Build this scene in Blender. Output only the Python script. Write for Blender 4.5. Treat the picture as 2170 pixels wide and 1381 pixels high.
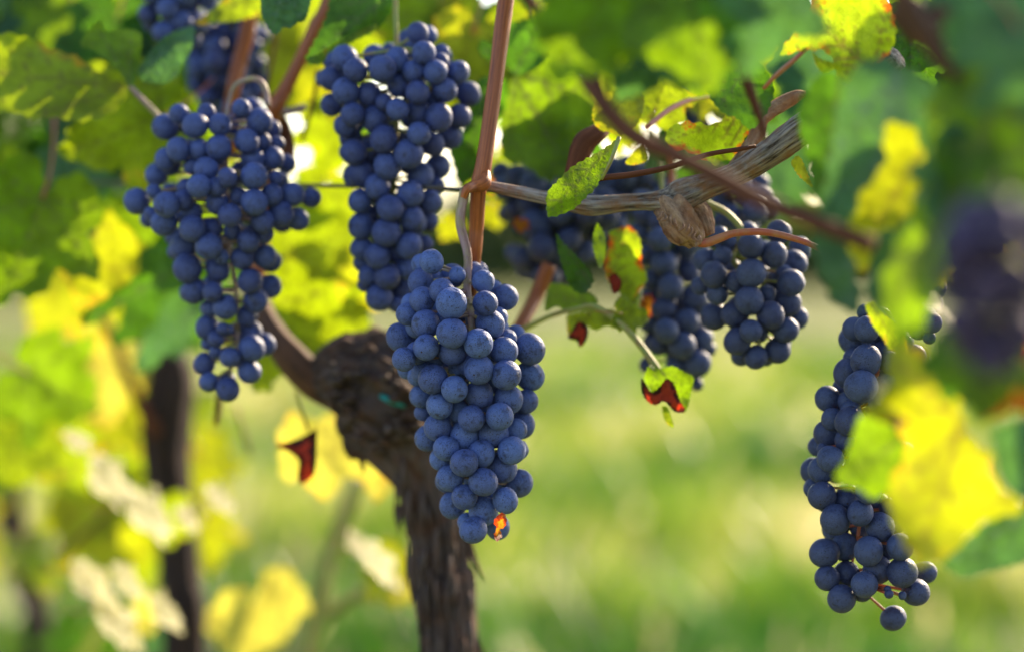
import bpy, math, random
import numpy as np
from mathutils import Vector, Matrix, Euler, noise
from mathutils.geometry import delaunay_2d_cdt
R = math.radians
random.seed(7)
scene = bpy.context.scene
col = scene.collection
for o in list(bpy.data.objects): bpy.data.objects.remove(o)

# ------------------------------------------------------------------ camera
CAM_H = 0.85
PITCH = R(1.45)
LENS = 85.0
FPX = LENS / 36.0 * 2170.0
FOCUS = 1.235
cam_data = bpy.data.cameras.new("camera")
cam_data.lens = LENS; cam_data.sensor_width = 36.0
cam_data.clip_start = 0.05; cam_data.clip_end = 2000
cam_data.dof.use_dof = True
cam_data.dof.focus_distance = FOCUS
cam_data.dof.aperture_fstop = 3.0
cam_data.dof.aperture_blades = 0
cam = bpy.data.objects.new("camera", cam_data); col.objects.link(cam)
cam.location = (0, 0, CAM_H)
cam.rotation_euler = (math.pi/2 - PITCH, 0, 0)
scene.camera = cam
CR = cam.rotation_euler.to_matrix()
C0 = Vector(cam.location)
def P(px, py, d):
    return C0 + CR @ Vector(((px-1085.0)/FPX*d, (690.5-py)/FPX*d, -d))
def pxm(d): return d / FPX          # metres per photo pixel at depth d

# ------------------------------------------------------------------ light
SUN_EL, SUN_AZ = R(27), R(36)       # azimuth measured from the view direction to the right
sun_dir = Vector((math.sin(SUN_AZ)*math.cos(SUN_EL), math.cos(SUN_AZ)*math.cos(SUN_EL), math.sin(SUN_EL)))
w = bpy.data.worlds.new("World"); scene.world = w; w.use_nodes = True
nt = w.node_tree; nt.nodes.clear()
sky = nt.nodes.new('ShaderNodeTexSky'); sky.sky_type = 'NISHITA'; sky.sun_disc = False
sky.sun_elevation = SUN_EL; sky.sun_rotation = SUN_AZ
sky.altitude = 200; sky.air_density = 1.0; sky.dust_density = 1.6; sky.ozone_density = 1.0
bg = nt.nodes.new('ShaderNodeBackground'); bg.inputs['Strength'].default_value = 0.15
wo = nt.nodes.new('ShaderNodeOutputWorld')
nt.links.new(sky.outputs[0], bg.inputs[0]); nt.links.new(bg.outputs[0], wo.inputs[0])
sl = bpy.data.lights.new("sun", 'SUN'); sl.energy = 5.0; sl.angle = R(0.5); sl.color = (1.0, 0.81, 0.55)
so = bpy.data.objects.new("sun", sl); col.objects.link(so)
so.rotation_euler = sun_dir.to_track_quat('Z', 'Y').to_euler()
scene.view_settings.view_transform = 'Standard'
scene.view_settings.look = 'None'
scene.view_settings.exposure = 1.32
scene.view_settings.gamma = 1.0
scene.render.engine = 'CYCLES'
scene.cycles.max_bounces = 8; scene.cycles.transmission_bounces = 6
scene.cycles.diffuse_bounces = 4; scene.cycles.caustics_reflective = False
scene.cycles.sample_clamp_indirect = 4.0

# ------------------------------------------------------------------ helpers
def link(o, parent=None):
    col.objects.link(o)
    if parent is not None: o.parent = parent
    return o
def tag(o, label=None, cat=None, group=None, kind=None):
    if label: o['label'] = label
    if cat: o['category'] = cat
    if group: o['group'] = group
    if kind: o['kind'] = kind
    return o
def empty(name, loc):
    o = bpy.data.objects.new(name, None); col.objects.link(o)
    o.location = loc; o.empty_display_size = 0.05
    return o
def mesh_obj(name, verts, faces, mat, parent=None, smooth=True, attrs=None):
    me = bpy.data.meshes.new(name)
    me.from_pydata([tuple(v) for v in verts], [], [tuple(f) for f in faces])
    if smooth: me.polygons.foreach_set('use_smooth', [True]*len(me.polygons))
    if attrs:
        for k, (typ, data) in attrs.items():
            a = me.attributes.new(k, typ, 'POINT')
            if typ == 'FLOAT': a.data.foreach_set('value', np.asarray(data, dtype=np.float32).ravel())
            else: a.data.foreach_set('vector', np.asarray(data, dtype=np.float32).ravel())
    if mat: me.materials.append(mat)
    me.update()
    o = bpy.data.objects.new(name, me)
    link(o, parent)
    if parent is not None and parent.type == 'EMPTY':
        # geometry was given in world coordinates
        o.matrix_parent_inverse = Matrix.Identity(4)
        me.transform(Matrix.Translation(-parent.location))
    return o

# ------------------------------------------------------------------ materials
def newmat(name):
    m = bpy.data.materials.new(name); m.use_nodes = True
    m.node_tree.nodes.clear(); return m, m.node_tree
class NT:
    def __init__(s, nt): s.nt = nt
    def n(s, t, **k):
        x = s.nt.nodes.new(t)
        for a, b in k.items(): setattr(x, a, b)
        return x
    def l(s, a, b): s.nt.links.new(a, b)
    def noise(s, vec, scale, detail=4, rough=.55):
        x = s.n('ShaderNodeTexNoise'); x.inputs['Scale'].default_value = scale
        x.inputs['Detail'].default_value = detail; x.inputs['Roughness'].default_value = rough
        if vec is not None: s.l(vec, x.inputs['Vector'])
        return x.outputs['Fac']
    def ramp(s, fac, stops):
        x = s.n('ShaderNodeValToRGB'); e = x.color_ramp.elements
        while len(e) < len(stops): e.new(0.5)
        for i, (p, c) in enumerate(stops):
            e[i].position = p
            e[i].color = (c, c, c, 1) if isinstance(c, (int, float)) else (*c, 1)
        s.l(fac, x.inputs[0]); return x.outputs[0]
    def mix(s, fac, a, b, mode='MIX'):
        x = s.n('ShaderNodeMix', data_type='RGBA', blend_type=mode)
        for sock, v in ((x.inputs[0], fac), (x.inputs[6], a), (x.inputs[7], b)):
            if hasattr(v, 'links'): s.l(v, sock)
            elif isinstance(v, (int, float)): sock.default_value = v
            else: sock.default_value = (*v, 1)
        return x.outputs[2]
    def math(s, op, a, b=0.0):
        x = s.n('ShaderNodeMath', operation=op)
        for i, v in enumerate((a, b)):
            if hasattr(v, 'links'): s.l(v, x.inputs[i])
            else: x.inputs[i].default_value = v
        return x.outputs[0]
    def bump(s, h, strength, dist):
        x = s.n('ShaderNodeBump'); x.inputs['Strength'].default_value = strength
        x.inputs['Distance'].default_value = dist; s.l(h, x.inputs['Height']); return x.outputs[0]
    def out(s, sh):
        o = s.n('ShaderNodeOutputMaterial'); s.l(sh, o.inputs[0])

def grape_mat(name, bloom, dark, wear):
    m, t = newmat(name); g = NT(t)
    tc = g.n('ShaderNodeTexCoord'); oi = g.n('ShaderNodeObjectInfo')
    comb = g.n('ShaderNodeCombineXYZ')
    rr = g.math('MULTIPLY', oi.outputs['Random'], 37.0)
    for i in range(3): g.l(rr, comb.inputs[i])
    add = g.n('ShaderNodeVectorMath', operation='ADD'); g.l(tc.outputs['Object'], add.inputs[0]); g.l(comb.outputs[0], add.inputs[1])
    v = add.outputs[0]
    big = g.ramp(g.noise(v, 1.6, 5, .6), [(0.34-wear, 0.2), (0.44, 0.85), (0.68, 1.0)])
    fine = g.ramp(g.noise(v, 9, 6, .7), [(0.30, 0.72), (0.55, 1.0)])
    reg = g.math('MULTIPLY', g.ramp(g.noise(v, 1.1, 3), [(0.35, 0.0), (0.68, 1.0)]), 0.09)
    def dots(scale, off):
        vo = g.n('ShaderNodeTexVoronoi'); vo.inputs['Scale'].default_value = scale; g.l(v, vo.inputs['Vector'])
        sp = g.n('ShaderNodeSeparateColor'); g.l(vo.outputs['Color'], sp.inputs[0])
        q = g.math('SUBTRACT', vo.outputs['Distance'], g.math('ADD', g.math('MULTIPLY', sp.outputs[0], .30), g.math('MULTIPLY', reg, 1.6)))
        return g.ramp(g.math('ADD', q, .5), [(0.5+off, 0.0), (0.58+off, 1.0)])
    speck = g.math('MULTIPLY', dots(8.5, -.10), dots(14.0, -.06))
    # rubbed streaks
    mp = g.n('ShaderNodeMapping'); mp.inputs['Scale'].default_value = (1.1, 5.5, 2.2); g.l(v, mp.inputs['Vector'])
    st = g.ramp(g.noise(mp.outputs[0], 1.5, 5, .75), [(0.27+wear*.4, 0.0), (0.36+wear*.4, 1.0)])
    f = g.math('MULTIPLY', g.math('MULTIPLY', big, fine), g.math('MULTIPLY', speck, st))
    # stalk-scar dot at the lower pole
    dv = g.n('ShaderNodeVectorMath', operation='DISTANCE'); g.l(tc.outputs['Object'], dv.inputs[0]); dv.inputs[1].default_value = (0, 0, -1)
    dot = g.ramp(dv.outputs['Value'], [(0.055, 0.0), (0.085, 1.0)])
    bl = g.mix(oi.outputs['Random'], bloom, tuple(c*k for c, k in zip(bloom, (0.66, 0.60, 0.66))))
    c = g.mix(f, dark, bl)
    c = g.mix(dot, (0.030, 0.016, 0.012), c)
    b = g.n('ShaderNodeBsdfPrincipled')
    g.l(c, b.inputs['Base Color'])
    g.l(g.ramp(f, [(0.0, 0.30), (0.7, 0.62)]), b.inputs['Roughness'])
    b.inputs['Specular IOR Level'].default_value = 0.42
    b.inputs['Sheen Weight'].default_value = 0.02
    b.inputs['Sheen Roughness'].default_value = 0.45
    b.inputs['Sheen Tint'].default_value = (0.6, 0.72, 1.0, 1)
    g.l(g.bump(g.noise(v, 2.3, 3), .12, .25), b.inputs['Normal'])
    g.out(b.outputs[0]); return m
GM = grape_mat('grape_bloom', (0.110, 0.170, 0.43), (0.012, 0.012, 0.030), 0.02)
GM2 = grape_mat('grape_navy', (0.078, 0.112, 0.315), (0.010, 0.010, 0.028), 0.03)
GM3 = grape_mat('grape_slate', (0.070, 0.095, 0.215), (0.012, 0.012, 0.028), 0.08)  # duller bloom: canopy shadow on these bunches is put into the colour

def leaf_mat(name, refl, trans, veinc, blotch=None, blotch_amt=0.0, rough=.42, edge=None, tw=.55):
    m, t = newmat(name); g = NT(t)
    uvn = g.n('ShaderNodeAttribute', attribute_name='luv')
    ve = g.n('ShaderNodeAttribute', attribute_name='vein').outputs['Fac']
    ed = g.n('ShaderNodeAttribute', attribute_name='edge').outputs['Fac']
    oi = g.n('ShaderNodeObjectInfo')
    comb = g.n('ShaderNodeCombineXYZ'); rr = g.math('MULTIPLY', oi.outputs['Random'], 29.0); g.l(rr, comb.inputs[0]); g.l(rr, comb.inputs[2])
    add = g.n('ShaderNodeVectorMath', operation='ADD'); g.l(uvn.outputs['Vector'], add.inputs[0]); g.l(comb.outputs[0], add.inputs[1])
    v = add.outputs[0]
    n1 = g.noise(v, 3.0, 5, .6); n2 = g.noise(v, 22, 4, .6)
    vo = g.n('ShaderNodeTexVoronoi', feature='DISTANCE_TO_EDGE'); vo.inputs['Scale'].default_value = 24; g.l(v, vo.inputs['Vector'])
    net = g.ramp(vo.outputs['Distance'], [(0.0, 0.0), (0.09, 1.0)])
    def tone(c):
        lo = tuple(x*.50 for x in c); hi = tuple(min(1, x*1.30) for x in c)
        return g.mix(g.ramp(n1, [(0.3, 0.0), (0.7, 1.0)]), lo, hi)
    def var(c):
        return g.mix(g.math('MULTIPLY', oi.outputs['Random'], .35), c, (refl[0]*1.4, refl[1]*.8, refl[2]))
    rc = tone(refl); tcol = tone(trans)
    rc = g.mix(g.math('MULTIPLY', ve, .55), rc, veinc)
    tcol = g.mix(g.math('MULTIPLY', ve, .9), tcol, tuple(x*.36 for x in veinc))
    tcol = g.mix(g.math('MULTIPLY', g.math('SUBTRACT', 1.0, net), .22), tcol, tuple(x*.5 for x in trans))
    if blotch:
        s = g.math('ADD', n1, g.math('MULTIPLY', n2, .25))
        s = g.math('ADD', s, g.math('MULTIPLY', ed, .22))
        bm = g.ramp(s, [(0.80-blotch_amt, 0.0), (0.90-blotch_amt, 1.0)])
        rc = g.mix(bm, rc, tuple(x*.45 for x in blotch)); tcol = g.mix(bm, tcol, blotch)
    if edge:
        em = g.ramp(g.math('ADD', ed, g.math('MULTIPLY', n1, .5)), [(1.12, 0.0), (1.26, 1.0)])
        tcol = g.mix(em, tcol, edge); rc = g.mix(em, rc, tuple(x*.4 for x in edge))
    b = g.n('ShaderNodeBsdfPrincipled'); g.l(rc, b.inputs['Base Color'])
    b.inputs['Roughness'].default_value = rough
    b.inputs['Specular IOR Level'].default_value = 0.36
    tr = g.n('ShaderNodeBsdfTranslucent'); g.l(tcol, tr.inputs['Color'])
    h = g.math('ADD', g.math('MULTIPLY', ve, -.8), g.math('ADD', g.math('MULTIPLY', n2, .6), g.math('MULTIPLY', net, .4)))
    nb = g.bump(h, .45, .0022); g.l(nb, b.inputs['Normal']); g.l(nb, tr.inputs['Normal'])
    ms = g.n('ShaderNodeMixShader'); ms.inputs[0].default_value = tw
    g.l(b.outputs[0], ms.inputs[1]); g.l(tr.outputs[0], ms.inputs[2]); g.out(ms.outputs[0])
    return m
LM = dict(
  green = leaf_mat('leaf_green', (0.050, 0.13, 0.014), (0.27, 0.46, 0.006), (0.26, 0.30, 0.08)),
  dark  = leaf_mat('leaf_dark', (0.028, 0.085, 0.022), (0.09, 0.24, 0.008), (0.16, 0.22, 0.07)),
  lime  = leaf_mat('leaf_lime', (0.11, 0.20, 0.02), (0.42, 0.56, 0.005), (0.30, 0.28, 0.05), (0.62, 0.42, 0.02), -.06),
  yellow= leaf_mat('leaf_yellow', (0.24, 0.28, 0.025), (0.50, 0.55, 0.007), (0.52, 0.42, 0.05), (0.75, 0.45, 0.02), -.05, edge=(0.85, 0.50, 0.02)),
  pale  = leaf_mat('leaf_pale', (0.36, 0.34, 0.08), (0.66, 0.62, 0.07), (0.5, 0.4, 0.10), (0.85, 0.5, 0.04), -.05, edge=(0.9, 0.6, 0.05)),
  teal  = leaf_mat('leaf_teal', (0.055, 0.140, 0.075), (0.11, 0.28, 0.04), (0.20, 0.32, 0.20), rough=.38, tw=.4),  # bluish base colour stands in for blue sky reflected off green leaves
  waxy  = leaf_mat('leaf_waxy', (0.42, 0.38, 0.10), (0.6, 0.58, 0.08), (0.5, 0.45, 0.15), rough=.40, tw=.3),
  red   = leaf_mat('leaf_red', (0.24, 0.035, 0.018), (0.60, 0.045, 0.015), (0.20, 0.03, 0.01), (0.05, 0.01, 0.01), .1),
  orange= leaf_mat('leaf_orange', (0.35, 0.13, 0.02), (0.90, 0.36, 0.015), (0.6, 0.3, 0.05), (0.55, 0.06, 0.01), .10),
  spotted = leaf_mat('leaf_spotted', (0.10, 0.20, 0.02), (0.56, 0.78, 0.01), (0.42, 0.28, 0.06), (0.80, 0.16, 0.01), .0, edge=(0.85, 0.50, 0.03)),
)

def bark_mat(name, c1, c2, c3, sc=(60, 60, 6), bstr=.8, rough=.8, bdist=.004, spec=.3):
    m, t = newmat(name); g = NT(t)
    at = g.n('ShaderNodeAttribute', attribute_name='tc')
    mp = g.n('ShaderNodeMapping'); mp.inputs['Scale'].default_value = sc; g.l(at.outputs['Vector'], mp.inputs['Vector'])
    n1 = g.noise(mp.outputs[0], 1.0, 6, .65)
    geo = g.n('ShaderNodeTexCoord')
    n2 = g.noise(geo.outputs['Object'], 90, 6, .65)
    a = g.mix(g.ramp(n1, [(0.36, 0.0), (0.62, 1.0)]), c1, c2)
    c = g.mix(g.ramp(n2, [(0.45, 0.0), (0.70, 1.0)]), a, c3)
    b = g.n('ShaderNodeBsdfPrincipled'); g.l(c, b.inputs['Base Color']); b.inputs['Roughness'].default_value = rough
    b.inputs['Specular IOR Level'].default_value = spec
    g.l(g.bump(n1, bstr, bdist), b.inputs['Normal']); g.out(b.outputs[0]); return m
BM = dict(
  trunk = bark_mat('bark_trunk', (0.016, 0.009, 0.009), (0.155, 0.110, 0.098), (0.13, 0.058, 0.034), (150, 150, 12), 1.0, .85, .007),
  dark_bark = bark_mat('bark_dark', (0.010, 0.006, 0.007), (0.060, 0.036, 0.034), (0.05, 0.022, 0.014), (110, 110, 10), 1.0, .85, .006),  # darker bark of the two left trunks, their own colour
  arm   = bark_mat('bark_arm', (0.045, 0.022, 0.014), (0.15, 0.070, 0.042), (0.14, 0.06, 0.03), (50, 50, 6), .9, .8, .003),
  grey  = bark_mat('bark_grey', (0.030, 0.017, 0.012), (0.46, 0.38, 0.32), (0.30, 0.13, 0.045), (480, 480, 38), 1.0, .7, .003),
  shoot = bark_mat('bark_shoot', (0.15, 0.028, 0.006), (0.50, 0.135, 0.026), (0.32, 0.075, 0.018), (900, 900, 12), .5, .45, .0008, .5),
  brown = bark_mat('bark_brown', (0.07, 0.020, 0.010), (0.18, 0.062, 0.030), (0.11, 0.04, 0.02), (500, 500, 14), .6, .75, .001, .2),
  red   = bark_mat('stem_red', (0.36, 0.055, 0.035), (0.52, 0.15, 0.07), (0.45, 0.20, 0.08), (300, 300, 30), .25, .4, .0006, .5),
  stem  = bark_mat('stem_mauve', (0.22, 0.11, 0.10), (0.44, 0.29, 0.29), (0.36, 0.32, 0.08), (200, 200, 40), .35, .5, .0006, .4),
  green = bark_mat('stem_green', (0.22, 0.25, 0.05), (0.36, 0.38, 0.10), (0.34, 0.14, 0.07), (200, 200, 40), .2, .5, .0004, .4),
  knob  = bark_mat('bark_knob', (0.10, 0.040, 0.020), (0.50, 0.30, 0.17), (0.32, 0.13, 0.05), (230, 230, 110), 1.0, .75, .004),
)

# ------------------------------------------------------------------ tubes
def catmull(pts, n):
    pts = [np.array(p, float) for p in pts]
    if len(pts) < 2: return pts
    e = [2*pts[0]-pts[1]] + pts + [2*pts[-1]-pts[-2]]
    out = []
    for i in range(1, len(e)-2):
        p0, p1, p2, p3 = e[i-1], e[i], e[i+1], e[i+2]
        for k in range(n):
            t = k/n
            out.append(.5*((2*p1)+(-p0+p2)*t+(2*p0-5*p1+4*p2-p3)*t*t+(-p0+3*p1-3*p2+p3)*t**3))
    out.append(pts[-1]); return out
class MB:
    def __init__(s): s.v = []; s.f = []; s.tc = []
    def tube(s, pts, rad, nseg=14, sub=8, disp=None, squash=None):
        q = catmull([(*p, r) for p, r in zip(pts, rad)], sub)
        pos = [Vector(x[:3]) for x in q]; rr = [max(1e-4, x[3]) for x in q]
        up = None; L = 0; base = len(s.v); n = len(pos)
        for i in range(n):
            t = (pos[min(i+1, n-1)] - pos[max(i-1, 0)])
            if t.length < 1e-9: t = Vector((0, 0, 1))
            t.normalize()
            if up is None:
                up = t.orthogonal().normalized()
            else:
                up = (up - t*up.dot(t)).normalized()
            bi = t.cross(up)
            if i: L += (pos[i]-pos[i-1]).length
            for k in range(nseg):
                a = 2*math.pi*k/nseg
                r = rr[i]
                if disp: r *= disp(a, L, i/(n-1))
                dirv = up*math.cos(a)+bi*math.sin(a)
                s.v.append(pos[i]+dirv*r)
                s.tc.append((math.cos(a)*rr[i], math.sin(a)*rr[i], L))
        for i in range(n-1):
            for k in range(nseg):
                a = base+i*nseg+k; b = base+i*nseg+(k+1) % nseg
                s.f.append((a, b, b+nseg, a+nseg))
        for end, i in ((0, 0), (1, n-1)):
            c = len(s.v); s.v.append(pos[i]); s.tc.append((0, 0, L*end))
            for k in range(nseg):
                a = base+i*nseg+k; b = base+i*nseg+(k+1) % nseg
                s.f.append((b, a, c) if not end else (a, b, c))
        return s
    def build(s, name, mat, parent=None):
        return mesh_obj(name, s.v, s.f, mat, parent, True, {'tc': ('FLOAT_VECTOR', s.tc)})
def cane_disp(seed, amp=.06, ridge=7):
    def f(a, L, t):
        return 1+amp*noise.noise(Vector((math.cos(a)*1.5+seed, math.sin(a)*1.5, L*40)))*1.6 + amp*.5*math.sin(ridge*a+seed+L*9)
    return f
def trunk_disp(seed, amp=.18):
    def f(a, L, t):
        c, s_ = math.cos(a), math.sin(a)
        v = noise.noise(Vector((c*2.2+seed, s_*2.2, L*7)))*1.0
        v += noise.noise(Vector((c*6+seed, s_*6, L*16)))*.6
        v += (.5-abs(noise.noise(Vector((c*9+seed, s_*9, L*10)))))*.5
        v += noise.noise(Vector((c*16, s_*16+seed, L*60)))*.22
        return 1+amp*v
    return f
def gnarl_disp(seed, amp=.3):
    def f(a, L, t):
        c, s_ = math.cos(a), math.sin(a)
        v = noise.noise(Vector((c*1.6+seed, s_*1.6, L*18)))*1.0
        v += noise.noise(Vector((c*4+seed, s_*4, L*60)))*.7
        v += noise.noise(Vector((c*10+seed, s_*10, L*160)))*.4
        return 1+amp*v
    return f
def stick(parent, name, pts, mat, nseg=14, sub=8, disp=None, label=None):
    """pts: (px, py, depth, radius in photo px)"""
    mb = MB()
    mb.tube([P(x, y, d) for x, y, d, r in pts], [r*pxm(d) for x, y, d, r in pts], nseg, sub, disp)
    o = mb.build(name, BM[mat], parent)
    if label: o['label'] = label
    return o

# ------------------------------------------------------------------ leaves
HALF = [(0.02, -0.03), (0.07, -0.22), (0.22, -0.36), (0.42, -0.33), (0.58, -0.20), (0.70, -0.04), (0.66, 0.10), (0.58, 0.20),
        (0.74, 0.34), (0.86, 0.52), (0.70, 0.62), (0.52, 0.62), (0.40, 0.64), (0.40, 0.80), (0.28, 0.94), (0.14, 1.05), (0.0, 1.18)]
def seg_dist(pts, a, b):
    a = np.array(a, float); b = np.array(b, float); ab = b-a
    t = np.clip(((pts-a)@ab)/max(1e-9, ab@ab), 0, 1)
    return np.linalg.norm(pts-(a+t[:, None]*ab), axis=1), t
def inside(poly, pts):
    x, y = pts[:, 0], pts[:, 1]; r = np.zeros(len(pts), bool)
    for i in range(len(poly)):
        x1, y1 = poly[i-1]; x2, y2 = poly[i]
        c = ((y1 > y) != (y2 > y))
        with np.errstate(divide='ignore', invalid='ignore'):
            xi = (x2-x1)*(y-y1)/(y2-y1+1e-12)+x1
        r ^= (c & (x < xi))
    return r
def sheet(outline, veins, step, teeth=.02, nper=4, seed=0, width=.011):
    """outline in leaf units, veins list of (a, b, width). returns verts2d, faces, vein, edge"""
    rnd = random.Random(seed)
    q = catmull([(*p,) for p in outline]+[outline[0]], nper)[:-1]
    q = np.array(q)
    n = len(q)
    # teeth: resample evenly then zig-zag along the normal
    dl = np.linalg.norm(np.roll(q, -1, 0)-q, axis=1); S = np.concatenate([[0], np.cumsum(dl)]); tot = S[-1]
    m = max(24, int(tot/(step*.8)))
    ss = np.linspace(0, tot, m, endpoint=False)
    qq = np.concatenate([q, q[:1]])
    X = np.interp(ss, S, qq[:, 0]); Y = np.interp(ss, S, qq[:, 1])
    pts = np.stack([X, Y], 1)
    tg = np.roll(pts, -1, 0)-np.roll(pts, 1, 0); tg /= (np.linalg.norm(tg, axis=1)[:, None]+1e-9)
    nrm = np.stack([tg[:, 1], -tg[:, 0]], 1)
    if teeth > 0:
        per = teeth*3.6
        ph = (ss/per) + np.array([.35*noise.noise(Vector((s*3, seed, 0))) for s in ss])
        saw = (ph % 1.0); tri = np.where(saw < .65, saw/.65, (1-saw)/.35)
        amp = teeth*(.75+.7*np.array([noise.noise(Vector((s*5, seed+9, 0))) for s in ss]))
        # area sign
        A = np.sum(pts[:, 0]*np.roll(pts[:, 1], -1)-np.roll(pts[:, 0], -1)*pts[:, 1])
        sg = 1 if A > 0 else -1
        pts = pts + nrm*((tri-.5)*amp*sg)[:, None]
    lo, hi = pts.min(0), pts.max(0)
    gx, gy = np.meshgrid(np.arange(lo[0], hi[0], step), np.arange(lo[1], hi[1], step*.87))
    gx = gx + (np.arange(gx.shape[0]) % 2)[:, None]*step*.5
    g = np.stack([gx.ravel(), gy.ravel()], 1)
    g = g[inside(pts, g)]
    def outd(A_):
        a = np.roll(pts, 1, 0); ab = pts-a
        t = np.clip(((A_[:, None]-a[None])*ab[None]).sum(2)/((ab**2).sum(1)[None]+1e-12), 0, 1)
        return np.sqrt((((A_[:, None]-a[None])-t[..., None]*ab[None])**2).sum(2)).min(1)
    dmin = outd(g)
    g = g[dmin > step*.45]
    allp = np.concatenate([pts, g])
    E = [(i, (i+1) % len(pts)) for i in range(len(pts))]
    vv, _, ff, _, _, _ = delaunay_2d_cdt([Vector(p) for p in allp], E, [list(range(len(pts)))], 1, 1e-6)
    V = np.array([tuple(v) for v in vv])
    cen = np.array([V[list(f)].mean(0) for f in ff]); ok = inside(pts, cen)
    ff = [f for f, k in zip(ff, ok) if k]
    ed = outd(V)
    size = max(hi-lo)
    edge = np.clip(1-ed/(size*.16), 0, 1)
    vein = np.zeros(len(V))
    for a, b, wd in veins:
        d, t = seg_dist(V, a, b)
        ww = wd*(1-.6*t)
        vein = np.maximum(vein, np.clip(1-(d/(ww*1.7+1e-9))**2, 0, 1)*(1-.3*t))
    return V, ff, vein, edge
def side_veins(a, b, wd, n=5, ln=.4, ang=42):
    a = Vector(a); b = Vector(b); d = b-a; out = [(tuple(a), tuple(b), wd)]
    for i in range(1, n+1):
        t = i/(n+1)
        p = a+d*t; L = d.length*ln*(1-.55*t)
        for s in (-1, 1):
            r = Matrix.Rotation(R(ang)*s, 2); q = p+(r@d.normalized())*L
            out.append((tuple(p), tuple(q), wd*.5))
    return out
def leaf_variant(seed, step):
    rnd = random.Random(seed)
    k = rnd.uniform(.9, 1.1)
    right = [(x*rnd.uniform(.93, 1.07)*k, y*rnd.uniform(.95, 1.05)) for x, y in HALF]
    left = [(-x*rnd.uniform(.93, 1.07)*k, y*rnd.uniform(.95, 1.05)) for x, y in HALF[:-1]]
    out = right+left[::-1]
    vs = []
    vs += side_veins((0, 0), (0, 1.12), .013, 5, .42)
    for s in (-1, 1):
        vs += side_veins((0, 0), (s*.80*k, .50), .011, 4, .38)
        vs += side_veins((0, 0), (s*.62*k, -.10), .009, 3, .35)
    V, ff, vein, edge = sheet(out, vs, step, teeth=.06, seed=seed)
    cup = rnd.uniform(-.18, .30); fold = rnd.uniform(.05, .35); tip = rnd.uniform(.05, .35); wav = rnd.uniform(.05, .10)
    Z = []
    for (x, y), e, ve in zip(V, edge, vein):
        r2 = x*x+y*y
        z = -cup*r2*.6 + fold*abs(x)*.8*(1-.3*abs(x)) - tip*max(0, y-.35)**2 - .02*ve
        z += wav*noise.noise(Vector((x*2.4, y*2.4, seed)))*(.4+1.4*e) + .02*noise.noise(Vector((x*8, y*8, seed+3)))
        Z.append(z)
    me = bpy.data.meshes.new('leaf')
    me.from_pydata([(x, y, z) for (x, y), z in zip(V, Z)], [], [tuple(f) for f in ff])
    me.polygons.foreach_set('use_smooth', [True]*len(me.polygons))
    a = me.attributes.new('vein', 'FLOAT', 'POINT'); a.data.foreach_set('value', vein.astype(np.float32))
    a = me.attributes.new('edge', 'FLOAT', 'POINT'); a.data.foreach_set('value', edge.astype(np.float32))
    a = me.attributes.new('luv', 'FLOAT_VECTOR', 'POINT')
    a.data.foreach_set('vector', np.c_[V, np.zeros(len(V))].astype(np.float32).ravel())
    me.materials.append(None); me.update()
    return me
VAR = [leaf_variant(s, .034) for s in range(7)]
VARLO = [leaf_variant(s+20, .06) for s in range(4)]
def petiole_mesh():
    mb = MB()
    mb.tube([Vector((0, 0, -.005)), Vector((0, -.3, -.10)), Vector((.03, -.6, -.30)), Vector((.05, -.85, -.55))], [.016, .014, .015, .02], 8, 4)
    me = bpy.data.meshes.new('petiole'); me.from_pydata([tuple(v) for v in mb.v], [], mb.f)
    me.polygons.foreach_set('use_smooth', [True]*len(me.polygons))
    a = me.attributes.new('tc', 'FLOAT_VECTOR', 'POINT'); a.data.foreach_set('vector', np.array(mb.tc, dtype=np.float32).ravel())
    me.materials.append(BM['red']); return me
PET = petiole_mesh()
LEAF_COUNT = {}
def leaf(vine, px, py, d, size, ang, mat, tx=0, ty=0, var=None, pet=True, label=None, sq=1.0):
    """junction at px,py; tip at screen angle ang (deg, 90 = up); size px to the tip; tx, ty tilts about screen x / y"""
    i = LEAF_COUNT.get(vine.name, 0); LEAF_COUNT[vine.name] = i+1
    pool = VAR if size > 60 and d < 2.0 else VARLO
    me = pool[(i*5+3) % len(pool)] if var is None else VAR[var]
    o = bpy.data.objects.new('leaf', me); link(o, vine)
    o.material_slots[0].link = 'OBJECT'; o.material_slots[0].material = LM[mat]
    s = size*pxm(d)
    M = CR @ (Euler((R(tx), R(ty), 0)).to_matrix() @ Euler((0, 0, R(ang-90))).to_matrix())
    o.matrix_basis = Matrix.LocRotScale(P(px, py, d)-vine.location, M.to_quaternion(), Vector((s*sq, s, s)))
    if label: o['label'] = label
    if pet:
        p = bpy.data.objects.new('petiole', PET); link(p, o)
    return o
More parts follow.
